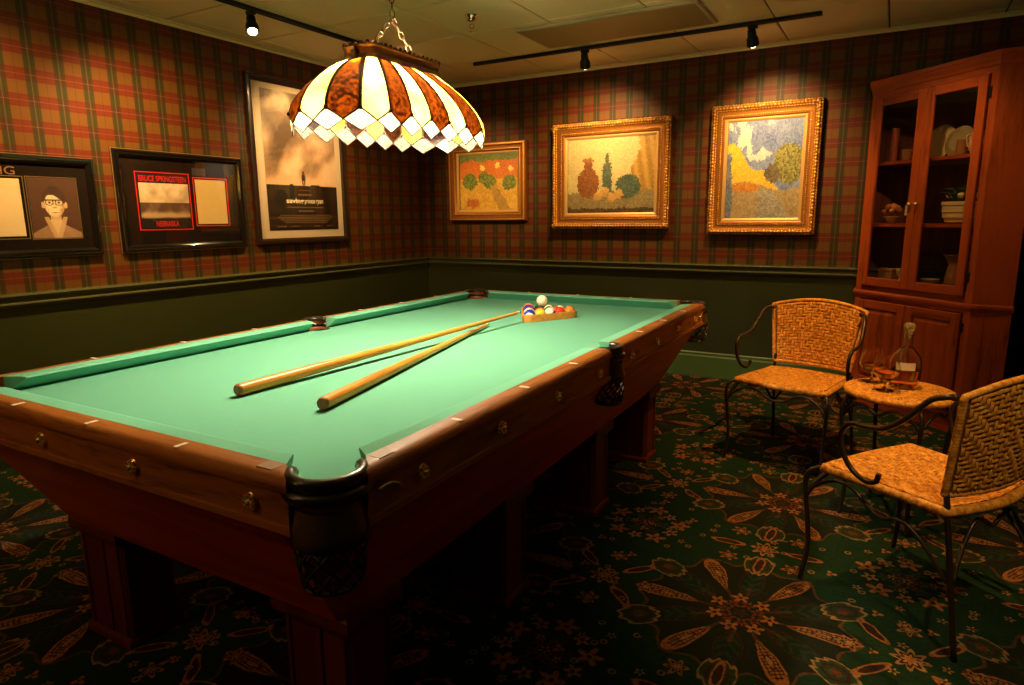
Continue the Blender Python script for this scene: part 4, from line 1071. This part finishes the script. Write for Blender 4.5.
c = item('pottery_cup', 'small brown cup beside the candle on the top cabinet shelf', 'cup', .185, .12, sh(1.545)); MB().lathe([(.022, 0), (.028, .02), (.030, .07), (.027, .07), (.024, .01)], 18).build('cup_body', M_BROWNP, c, smooth=SM); MB().tube(cat([(.028, 0, .055), (.048, 0, .050), (.046, 0, .025), (.027, 0, .018)]), .004, 6).build('handle', M_BROWNP, c, smooth=True)
def plate(label, lx, ly, z, r, m):
    c = item('display_plate', label, 'plate', lx, ly, z)
    p = MB().lathe([(r*.45, .004), (r*.55, 0), (r, .018), (r, .022), (r*.58, .006), (.002, .007)], 32); p.xf(lambda q: Vector((q.x, q.z*.97 + (q.y+r)*.24 - .02, (q.y + r)*.97 + .001)) + Vector((0, -.02, .0))); p.build('dish', m, c, smooth=SM)
    s = MB(); s.tube([(-.03, -.055, .004), (-.03, .07, .004), (-.03, .085, r*1.0)], .003, 6); s.tube([(.03, -.055, .004), (.03, .07, .004), (.03, .085, r*1.0)], .003, 6); s.build('plate_stand', M_BLACK, c, smooth=True)
plate('round cream display plate standing behind the middle of the cabinet', .30, .235, sh(1.545), .105, M_CREAMP)
plate('smaller pale plate standing behind the right glass door', .475, .19, sh(1.545), .090, mat('pale_china', (.42, .34, .18), .3))
c = item('pottery_mug', 'straight brown mug on the top cabinet shelf', 'mug', .575, .10, sh(1.545)); MB().lathe([(.026, 0), (.030, .01), (.028, .085), (.025, .085), (.024, .01)], 18).build('mug_body', M_BROWNP, c, smooth=SM); MB().tube(cat([(.028, 0, .07), (.052, 0, .065), (.050, 0, .03), (.028, 0, .022)]), .0045, 6).build('handle', M_BROWNP, c, smooth=True)
c = item('pottery_pitcher', 'pinkish pitcher on the top cabinet shelf near the hinge side', 'pitcher', .675, .09, sh(1.545)); MB().lathe([(.028, 0), (.040, .03), (.042, .06), (.028, .10), (.032, .12), (.029, .12), (.025, .10), (.036, .05), (.02, .005)], 20).build('pitcher_body', M_PINKP, c, smooth=SM); MB().tube(cat([(-.026, 0, .105), (-.062, 0, .10), (-.060, 0, .05), (-.040, 0, .035)]), .005, 6).build('handle', M_PINKP, c, smooth=True)
c = item('dried_bouquet', 'round bundle of dried rosy flowers on the middle shelf', 'flowers', .125, .11, sh(1.165))
MB().lathe([(.03, 0), (.045, .02), (.05, .04), (.045, .045)], 16).build('dish', M_BROWNP, c, smooth=SM)
rd = random.Random(5)
for k in range(16):
    a = rd.uniform(0, 6.28); el = rd.uniform(0, 1.5); R = .048
    MB().sphere((R*math.cos(a)*math.cos(el), R*math.sin(a)*math.cos(el), .065+R*math.sin(el)*.9), rd.uniform(.014, .021), 8).build('bloom', M_ROSE, c, smooth=True)
c = item('dark_bottle', 'slim dark glass bottle on the middle cabinet shelf', 'bottle', .245, .13, sh(1.165)); MB().lathe([(.028, 0), (.030, .01), (.030, .15), (.024, .18), (.011, .21), (.011, .26), (.013, .262), (.013, .275), (.004, .276)], 20).build('bottle_body', M_DARKGL, c, smooth=SM); MB().lathe([(.0305, .05), (.0305, .11)], 20, cap=False).build('bottle_label', M_CREAMP, c, smooth=True)
c = item('flower_planter', 'cream ribbed pot with dark green leaves behind the right glass door', 'planter', .565, .17, sh(1.165))
MB().lathe([(.065, 0), (.085, .01), (.088, .03), (.098, .035), (.098, .06), (.103, .065), (.103, .10), (.108, .105), (.108, .125), (.098, .125), (.09, .10), (.05, .02)], 28).build('pot', M_CREAMP, c, smooth=SM)
for k in range(26):
    a = rd.uniform(0, 6.28); t = rd.uniform(.25, 1.0); L = rd.uniform(.08, .14); dx, dy = math.cos(a), math.sin(a); wv = .022
    P0 = Vector((dx*.05*t, dy*.05*t, .115)); P1 = P0 + Vector((dx*t*.045, dy*t*.045, L*.65)); P2 = P1 + Vector((dx*t*.05, dy*t*.05, L*.15*(1.4-t)))
    sd = Vector((-dy, dx, 0))*wv
    MB().add([P0, P1-sd, P1+Vector((0, 0, .006)), P1+sd, P2], [(0, 1, 2), (0, 2, 3), (1, 4, 2), (2, 4, 3)]).build('leaf', M_LEAF, c)
for k in range(5):
    a = k*1.3; MB().sphere((.07*math.cos(a), .07*math.sin(a), .16), .020, 8, sz=.8).build('bloom', M_CREAMP, c, smooth=True)
c = item('wooden_box', 'small tan box on the lowest glazed shelf', 'box', .135, .12, sh(.79)); MB().rbox(-.055, .055, -.03, .03, 0, .07, .003).build('box_body', mat('tan_box', (.30, .14, .06), .6), c); MB().rbox(-.057, .057, -.032, .032, .0702, .088, .003).build('lid', mat('tan_lid', (.34, .17, .08), .6), c)
c = item('footed_cup', 'pale footed cup beside the tan box', 'cup', .250, .10, sh(.79)); MB().lathe([(.022, 0), (.020, .006), (.010, .02), (.010, .04), (.024, .06), (.030, .095), (.027, .095), (.018, .055)], 20).build('cup_body', M_CREAMP, c, smooth=SM)
MB().tube(cat([(.027, 0, .085), (.046, 0, .08), (.042, 0, .055), (.02, 0, .055)]), .0035, 6).build('handle', M_CREAMP, c, smooth=True)
c = item('china_bowl', 'low cream bowl on the lowest glazed shelf behind the right door', 'bowl', .465, .10, sh(.79)); MB().lathe([(.020, 0), (.024, .006), (.045, .03), (.050, .048), (.047, .048), (.04, .03), (.01, .012)], 22).build('bowl_body', mat('dull_cream', (.42, .29, .13), .4), c, smooth=SM)
c = item('stoneware_jug', 'wide brown stoneware jug with a flared rim', 'jug', .575, .16, sh(.79)); MB().lathe([(.050, 0), (.056, .01), (.050, .08), (.040, .13), (.050, .175), (.072, .195), (.068, .197), (.036, .14), (.045, .02)], 24).build('jug_body', M_BROWNP, c, smooth=SM); MB().tube(cat([(.045, 0, .165), (.085, 0, .15), (.08, 0, .08), (.048, 0, .055)]), .006, 6).build('handle', M_BROWNP, c, smooth=True)
c = item('dark_canister', 'dark lidded canister next to the stoneware jug', 'canister', .705, .12, sh(.79)); MB().lathe([(.036, 0), (.038, .005), (.038, .13), (.036, .132)], 22).build('canister_body', M_DARKGL, c, smooth=SM); MB().lathe([(.039, .1325), (.039, .15), (.012, .158), (.008, .165), (.012, .175), (.003, .18)], 22).build('lid', M_BLACK, c, smooth=SM)

# ------------------------------------------------------------------ wicker seating
def wicker(name, c1, c2):
    m, nt, p = new_mat(name)
    tc = nt.nodes.new('ShaderNodeTexCoord'); nz = nt.nodes.new('ShaderNodeTexNoise'); nz.inputs['Scale'].default_value = 55; nz.inputs['Detail'].default_value = 4
    nt.links.new(tc.outputs['Object'], nz.inputs[0]); rp = nt.nodes.new('ShaderNodeValToRGB'); rp.color_ramp.elements[0].position = .3; rp.color_ramp.elements[1].position = .7
    rp.color_ramp.elements[0].color = (*c1, 1); rp.color_ramp.elements[1].color = (*c2, 1)
    nt.links.new(nz.outputs['Fac'], rp.inputs[0]); nt.links.new(rp.outputs[0], p.inputs['Base Color']); p.inputs['Roughness'].default_value = .42; p.inputs['Specular IOR Level'].default_value = .3
    return m
M_WICK = wicker('rattan', (.36, .105, .010), (.88, .39, .050)); M_WICK_D = mat('rattan_shadow_core', (.15, .050, .008), .7)
def weave(b, fn, nu, nv, lift, flip=1, fold=7):
    # twill weave over a patch fn(u,v) -> (point, normal); every visible strand run is a small arched strip
    def strip(pts_c, side, hw):
        L = len(pts_c); V = []
        for (P, N), h in pts_c:
            S_ = side(P)
            V += [P - S_*hw + N*(h*.2), P + N*(h + hw*.35), P + S_*hw + N*(h*.2)]
        F = []
        for i in range(L-1):
            for k in range(2): F.append((i*3+k, i*3+k+1, i*3+k+4, i*3+k+3))
        b.add(V, F)
    def ph(i, j):
        q = i % (2*fold); q = q if q < fold else 2*fold - q
        return (j + q) % 4 < 2
    du, dv = 1/nu, 1/nv
    def ev(u, v): return fn(min(1, max(0, u)), min(1, max(0, v)))
    for j in range(nv):
        i = 0
        while i < nu:
            if ph(i, j):
                k = i
                while k < nu and ph(k, j): k += 1
                v = (j+.5)*dv; a, c = i*du - du*.25, k*du + du*.25
                pts = [(ev(a+(c-a)*t, v), hh) for t, hh in ((0, -lift), (.18, lift*.8), (.5, lift), (.82, lift*.8), (1, -lift))]
                q0 = ev(.5*(a+c), v - dv*.45)[0]; q1 = ev(.5*(a+c), v + dv*.45)[0]; sv = (q1-q0)*.5
                strip(pts, lambda P: sv.normalized(), sv.length*.92)
                i = k
            else: i += 1
    for i in range(nu):
        j = 0
        while j < nv:
            if not ph(i, j):
                k = j
                while k < nv and not ph(i, k): k += 1
                u = (i+.5)*du; a, c = j*dv - dv*.25, k*dv + dv*.25
                pts = [(ev(u, a+(c-a)*t), hh) for t, hh in ((0, -lift), (.18, lift*.8), (.5, lift), (.82, lift*.8), (1, -lift))]
                q0 = ev(u - du*.45, .5*(a+c))[0]; q1 = ev(u + du*.45, .5*(a+c))[0]; sv = (q1-q0)*.5
                strip(pts, lambda P: sv.normalized(), sv.length*.92)
                j = k
            else: j += 1
def wrapped(b, path, r, closed=True, step=.0105, sides=8):
    # tube wound with cane: radius ripples along the length
    P = [Vector(p) for p in path]
    if closed: P = P + [P[0]]
    ds = [0]
    for i in range(1, len(P)): ds.append(ds[-1] + (P[i]-P[i-1]).length)
    L = ds[-1]; n = max(4, int(L/step))*3; out = []; rr = []; k = 0
    for i in range(n):
        t = L*i/n if closed else L*i/(n-1)
        while k < len(ds)-2 and ds[k+1] < t: k += 1
        f = (t-ds[k])/max(1e-9, ds[k+1]-ds[k]); out.append(P[k] + (P[k+1]-P[k])*f); rr.append(r*(.86 if i % 3 == 0 else 1.0))
    b.tube(out, rr, sides, closed=closed)
def make_chair(label):
    o = thing('wicker_chair', label, 'chair')
    ZS = .425
    def corner(u, v):   # seat plan, u across, v from front to rear
        hwid = .222 - .022*v
        x = (u-.5)*2*hwid; y = -.205 + .405*v - .012*math.cos((u-.5)*PI)*(1-v) + .03*math.cos((u-.5)*PI)*v - .02*v
        return x, y
    def seat(u, v):
        x, y = corner(.03+.94*u, .03+.94*v); d_ = .012*math.sin(PI*u)*math.sin(PI*v); return Vector((x, y, ZS - d_ + .002)), Vector((0, 0, 1))
    b = MB(); weave(b, seat, 28, 26, .0032); tag(b.build('seat_weave', M_WICK, o, smooth=True, fixn=False), kind='stuff')
    per = [corner(k/12, 0) for k in range(12)] + [corner(1, k/10) for k in range(10)] + [corner(1-k/12, 1) for k in range(12)] + [corner(0, 1-k/10) for k in range(10)]
    b = MB(); b.loft([[(x*.98, y*.98, ZS-.022) for x, y in per], [(x*.98, y*.98, ZS-.012) for x, y in per]]); b.build('seat_core', M_WICK_D, o)
    b = MB(); wrapped(b, [(x, y, ZS-.010) for x, y in per], .0155); b.build('seat_edge', M_WICK, o, smooth=True)
    def back(u, v, s=1):
        a = (u-.5)*2; x = a*(.196 + .042*v); y = .200 + .045*v - .034*a*a; z = .462 + v*(.300 + .038*(1-a*a))
        return Vector((x, y, z))
    def bk(sg):
        def f(u, v):
            e = .01; P = back(u, v); N = (back(u+e, v)-back(u-e, v)).cross(back(u, v+e)-back(u, v-e)).normalized()*sg
            return P + N*.006, N
        return f
    for sg in (1, -1):
        b = MB(); weave(b, lambda u, v, f=bk(sg): f(.035+.93*u, .03+.94*v), 27, 20, .0032); tag(b.build('back_weave', M_WICK, o, smooth=True, fixn=False), kind='stuff')
    b = MB(); rows = []
    for sg in (.004, -.004):
        g = [[back(i/12, j/8) + Vector((0, -sg, 0)) for i in range(13)] for j in range(9)]
        V = [p for r in g for p in r]; F = [(j*13+i, j*13+i+1, (j+1)*13+i+1, (j+1)*13+i) for j in range(8) for i in range(12)]; b.add(V, F)
    b.build('back_core', M_WICK_D, o)
    edge = [back(i/14, 0) for i in range(14)] + [back(1, j/8) for j in range(8)] + [back(1-i/14, 1) for i in range(14)] + [back(0, 1-j/8) for j in range(8)]
    b = MB(); wrapped(b, edge, .0105); b.build('back_edge', M_WICK, o, smooth=True)
    IR = .0085
    for s in (-1, 1):
        b = MB(); b.tube(cat([(s*.19, -.19, .408), (s*.222, -.215, .412), (s*.243, -.240, .398), (s*.250, -.250, .360), (s*.247, -.246, .30), (s*.240, -.236, .20), (s*.238, -.232, .12), (s*.243, -.240, .04), (s*.246, -.246, .0)]), IR, 8); b.build('front_leg', M_IRON, o, smooth=True)
        b = MB(); b.tube(cat([(s*.212, .255, .0), (s*.206, .220, .2), (s*.200, .185, .40), (s*.186, .160, .50)]), IR, 8); b.build('rear_leg', M_IRON, o, smooth=True)
        b = MB(); b.tube(cat([(s*.222, 0.178, .752), (s*.240, 0.165, .752), (s*.256, 0.131, .735), (s*.268, 0.080, .672), (s*.276, 0.024, .628), (s*.280, -0.035, .618), (s*.280, -0.083, .612), (s*.278, -0.111, .575), (s*.276, -0.105, .520), (s*.270, -0.072, .468), (s*.264, -0.028, .445), (s*.258, 0.002, .452), (s*.255, 0.009, .478)]), IR, 8)
        b.sphere((s*.222, .178, .752), .012, 8); b.build('arm', M_IRON, o, smooth=True)
        b = MB(); b.tube(cat([(s*.246, -.244, .31), (s*.240, -.215, .355), (s*.234, -.150, .392), (s*.230, -.090, .388), (s*.228, -.040, .352), (s*.226, .010, .330), (s*.222, .055, .345), (s*.216, .100, .330), (s*.210, .160, .272), (s*.206, .205, .215)]), .0062, 7)
        b.tube(cat([(s*.246, -.244, .31), (s*.232, -.222, .36), (s*.205, -.195, .402)]), .006, 7); b.build('side_brace', M_IRON, o, smooth=True)
    b = MB(); b.tube(cat([(-.246, -.244, .31), (-.215, -.238, .355), (-.15, -.228, .390), (-.09, -.225, .382), (-.045, -.225, .352), (0, -.225, .345), (.045, -.225, .352), (.09, -.225, .382), (.15, -.228, .390), (.215, -.238, .355), (.246, -.244, .31)]), .0062, 7); b.build('front_brace', M_IRON, o, smooth=True)
    b = MB(); b.tube(cat([(-.206, .222, .22), (-.15, .205, .30), (-.09, .198, .372), (-.04, .198, .362), (0, .198, .340), (.04, .198, .362), (.09, .198, .372), (.15, .205, .30), (.206, .222, .22)]), .0062, 7); b.build('rear_brace', M_IRON, o, smooth=True)
    return o
ch1 = make_chair('wicker armchair with black iron frame facing the room in front of the green wall')
def dup(root, label):
    r = root.copy(); COL.objects.link(r); r['label'] = label
    for c_ in list(root.children):
        k = c_.copy(); COL.objects.link(k); k.parent = r
        for g_ in c_.children:
            q_ = g_.copy(); COL.objects.link(q_); q_.parent = k
    return r
ch2 = dup(ch1, 'wicker armchair with black iron frame, turned sideways with its woven back to the room')
for c_, lab in ((ch1, 0), (ch2, 1)): c_['group'] = 'wicker chairs at the side table'
def face(o, x, y, fx, fy): o.location = (x, y, 0); o.rotation_euler = (0, 0, math.atan2(fx, -fy))    # local -y looks along (fx,fy)
face(ch1, 1.164, 1.452, -.28, -.96)
face(ch2, 1.690, .272, -.82, .57)

# ------------------------------------------------------------------ side table with bottle and glasses
TZ = .548; TX, TY = 1.605, .905
st = thing('side_table', 'small round wicker topped side table with iron legs between the chairs', 'table', (TX, TY, 0), .25)
def disc(u, v):
    a, c_ = 2*u-1, 2*v-1; r = math.hypot(a, c_); m_ = max(abs(a), abs(c_)); k = (m_/r if r > 1e-6 else 1)*.188
    return Vector((a*k, c_*k, TZ-.003)), Vector((0, 0, 1))
b = MB(); weave(b, disc, 24, 24, .0028); tag(b.build('top_weave', M_WICK, st, smooth=True, fixn=False), kind='stuff')
MB().lathe([(.186, TZ-.020), (.190, TZ-.008), (.15, TZ-.006), (.002, TZ-.006)], 32).build('top_core', M_WICK_D, st)
b = MB(); wrapped(b, [(.190*math.cos(2*PI*k/48), .190*math.sin(2*PI*k/48), TZ-.014) for k in range(48)], .0145); b.build('top_edge', M_WICK, st, smooth=True)
for k in range(4):
    a = math.radians(-83 + 90*k) ; dx, dy = math.cos(a), math.sin(a)
    P = lambda r, z: (dx*r, dy*r, z)
    b = MB(); b.tube(cat([P(.13, TZ-.030), P(.175, TZ-.030), P(.205, TZ-.055), P(.212, TZ-.11), P(.196, .30), P(.178, .18), P(.178, .08), P(.188, 0)]), .0085, 8); b.build('leg', M_IRON, st, smooth=True)
    a2 = a + PI/2; am = a + PI/4
    Q = lambda an, r, z: (math.cos(an)*r, math.sin(an)*r, z)
    b = MB(); b.tube(cat([Q(a, .205, .43), Q(a+.22, .195, .485), Q(a+.5, .18, .497), Q(am, .170, .470), Q(a2-.5, .18, .497), Q(a2-.22, .195, .485), Q(a2, .205, .43)]), .0058, 7); b.build('brace', M_IRON, st, smooth=True)
b = MB(); b.tube([(.185*math.cos(2*PI*k/40), .185*math.sin(2*PI*k/40), .19) for k in range(40)], .005, 6, closed=True); b.build('ring_stretcher', M_IRON, st, smooth=True)
M_GLASS = mat('clear_glass', (1, .97, .92), .02, trans=1, ior=1.45); M_WHISKY = mat('whisky', (.95, .36, .05), .02, trans=1, ior=1.34); M_STOP = mat('glass_stopper', (.85, .74, .40), .05, trans=.75, ior=1.5)
TT = TZ + .0015
bo = thing('whisky_decanter', 'round shouldered glass decanter half full of amber whisky with a cream label', 'decanter', (1.618, .945, TT)); bo.scale = (.90, .90, .86)
MB().lathe([(.052, 0), (.060, .006), (.063, .06), (.063, .115), (.056, .150), (.036, .178), (.019, .195), (.018, .215), (.018, .245), (.021, .250), (.019, .256), (.015, .256), (.014, .215), (.016, .194), (.033, .174), (.052, .147), (.059, .113), (.059, .06), (.055, .010), (.002, .009)], 32).build('decanter_body', M_GLASS, bo, smooth=SM)
MB().lathe([(.002, .0095), (.0545, .0105), (.0585, .06), (.0585, .085), (.002, .085)], 32).build('whisky', M_WHISKY, bo, smooth=SM)
MB().lathe([(.010, .235), (.011, .256), (.016, .259), (.015, .267), (.024, .281), (.025, .293), (.018, .305), (.003, .309)], 20).build('stopper', M_STOP, bo, smooth=SM)
lb = MB(); n = 14; lb.loft([[(.0637*math.cos(t), .0637*math.sin(t), z) for t in [math.radians(-125 + 70*i/n) for i in range(n+1)]] for z in (.092, .128)], closed=False, cap=False); lb.build('decanter_label', M_IVORY, bo, smooth=True)
def snifter(label, x, y):
    g = thing('brandy_glass', label, 'glass', (x, y, TT), 0, 'brandy glasses on the side table')
    MB().lathe([(.034, 0), (.034, .002), (.010, .006), (.005, .012), (.005, .030), (.012, .040), (.034, .052), (.049, .075), (.050, .092), (.042, .120), (.035, .140), (.0335, .140), (.0405, .119), (.0485, .092), (.0475, .076), (.033, .0545), (.010, .043), (.001, .042)], 28).build('bowl', M_GLASS, g, smooth=SM)
    MB().lathe([(.001, .0425), (.010, .0435), (.0325, .055), (.046, .0745), (.001, .0745)], 28).build('whisky', M_WHISKY, g, smooth=SM)
snifter('stemmed brandy glass of whisky on the wicker side table, standing apart from the decanter', 1.500, .985)
snifter('stemmed brandy glass of whisky on the wicker side table, right in front of the decanter', 1.552, .848)
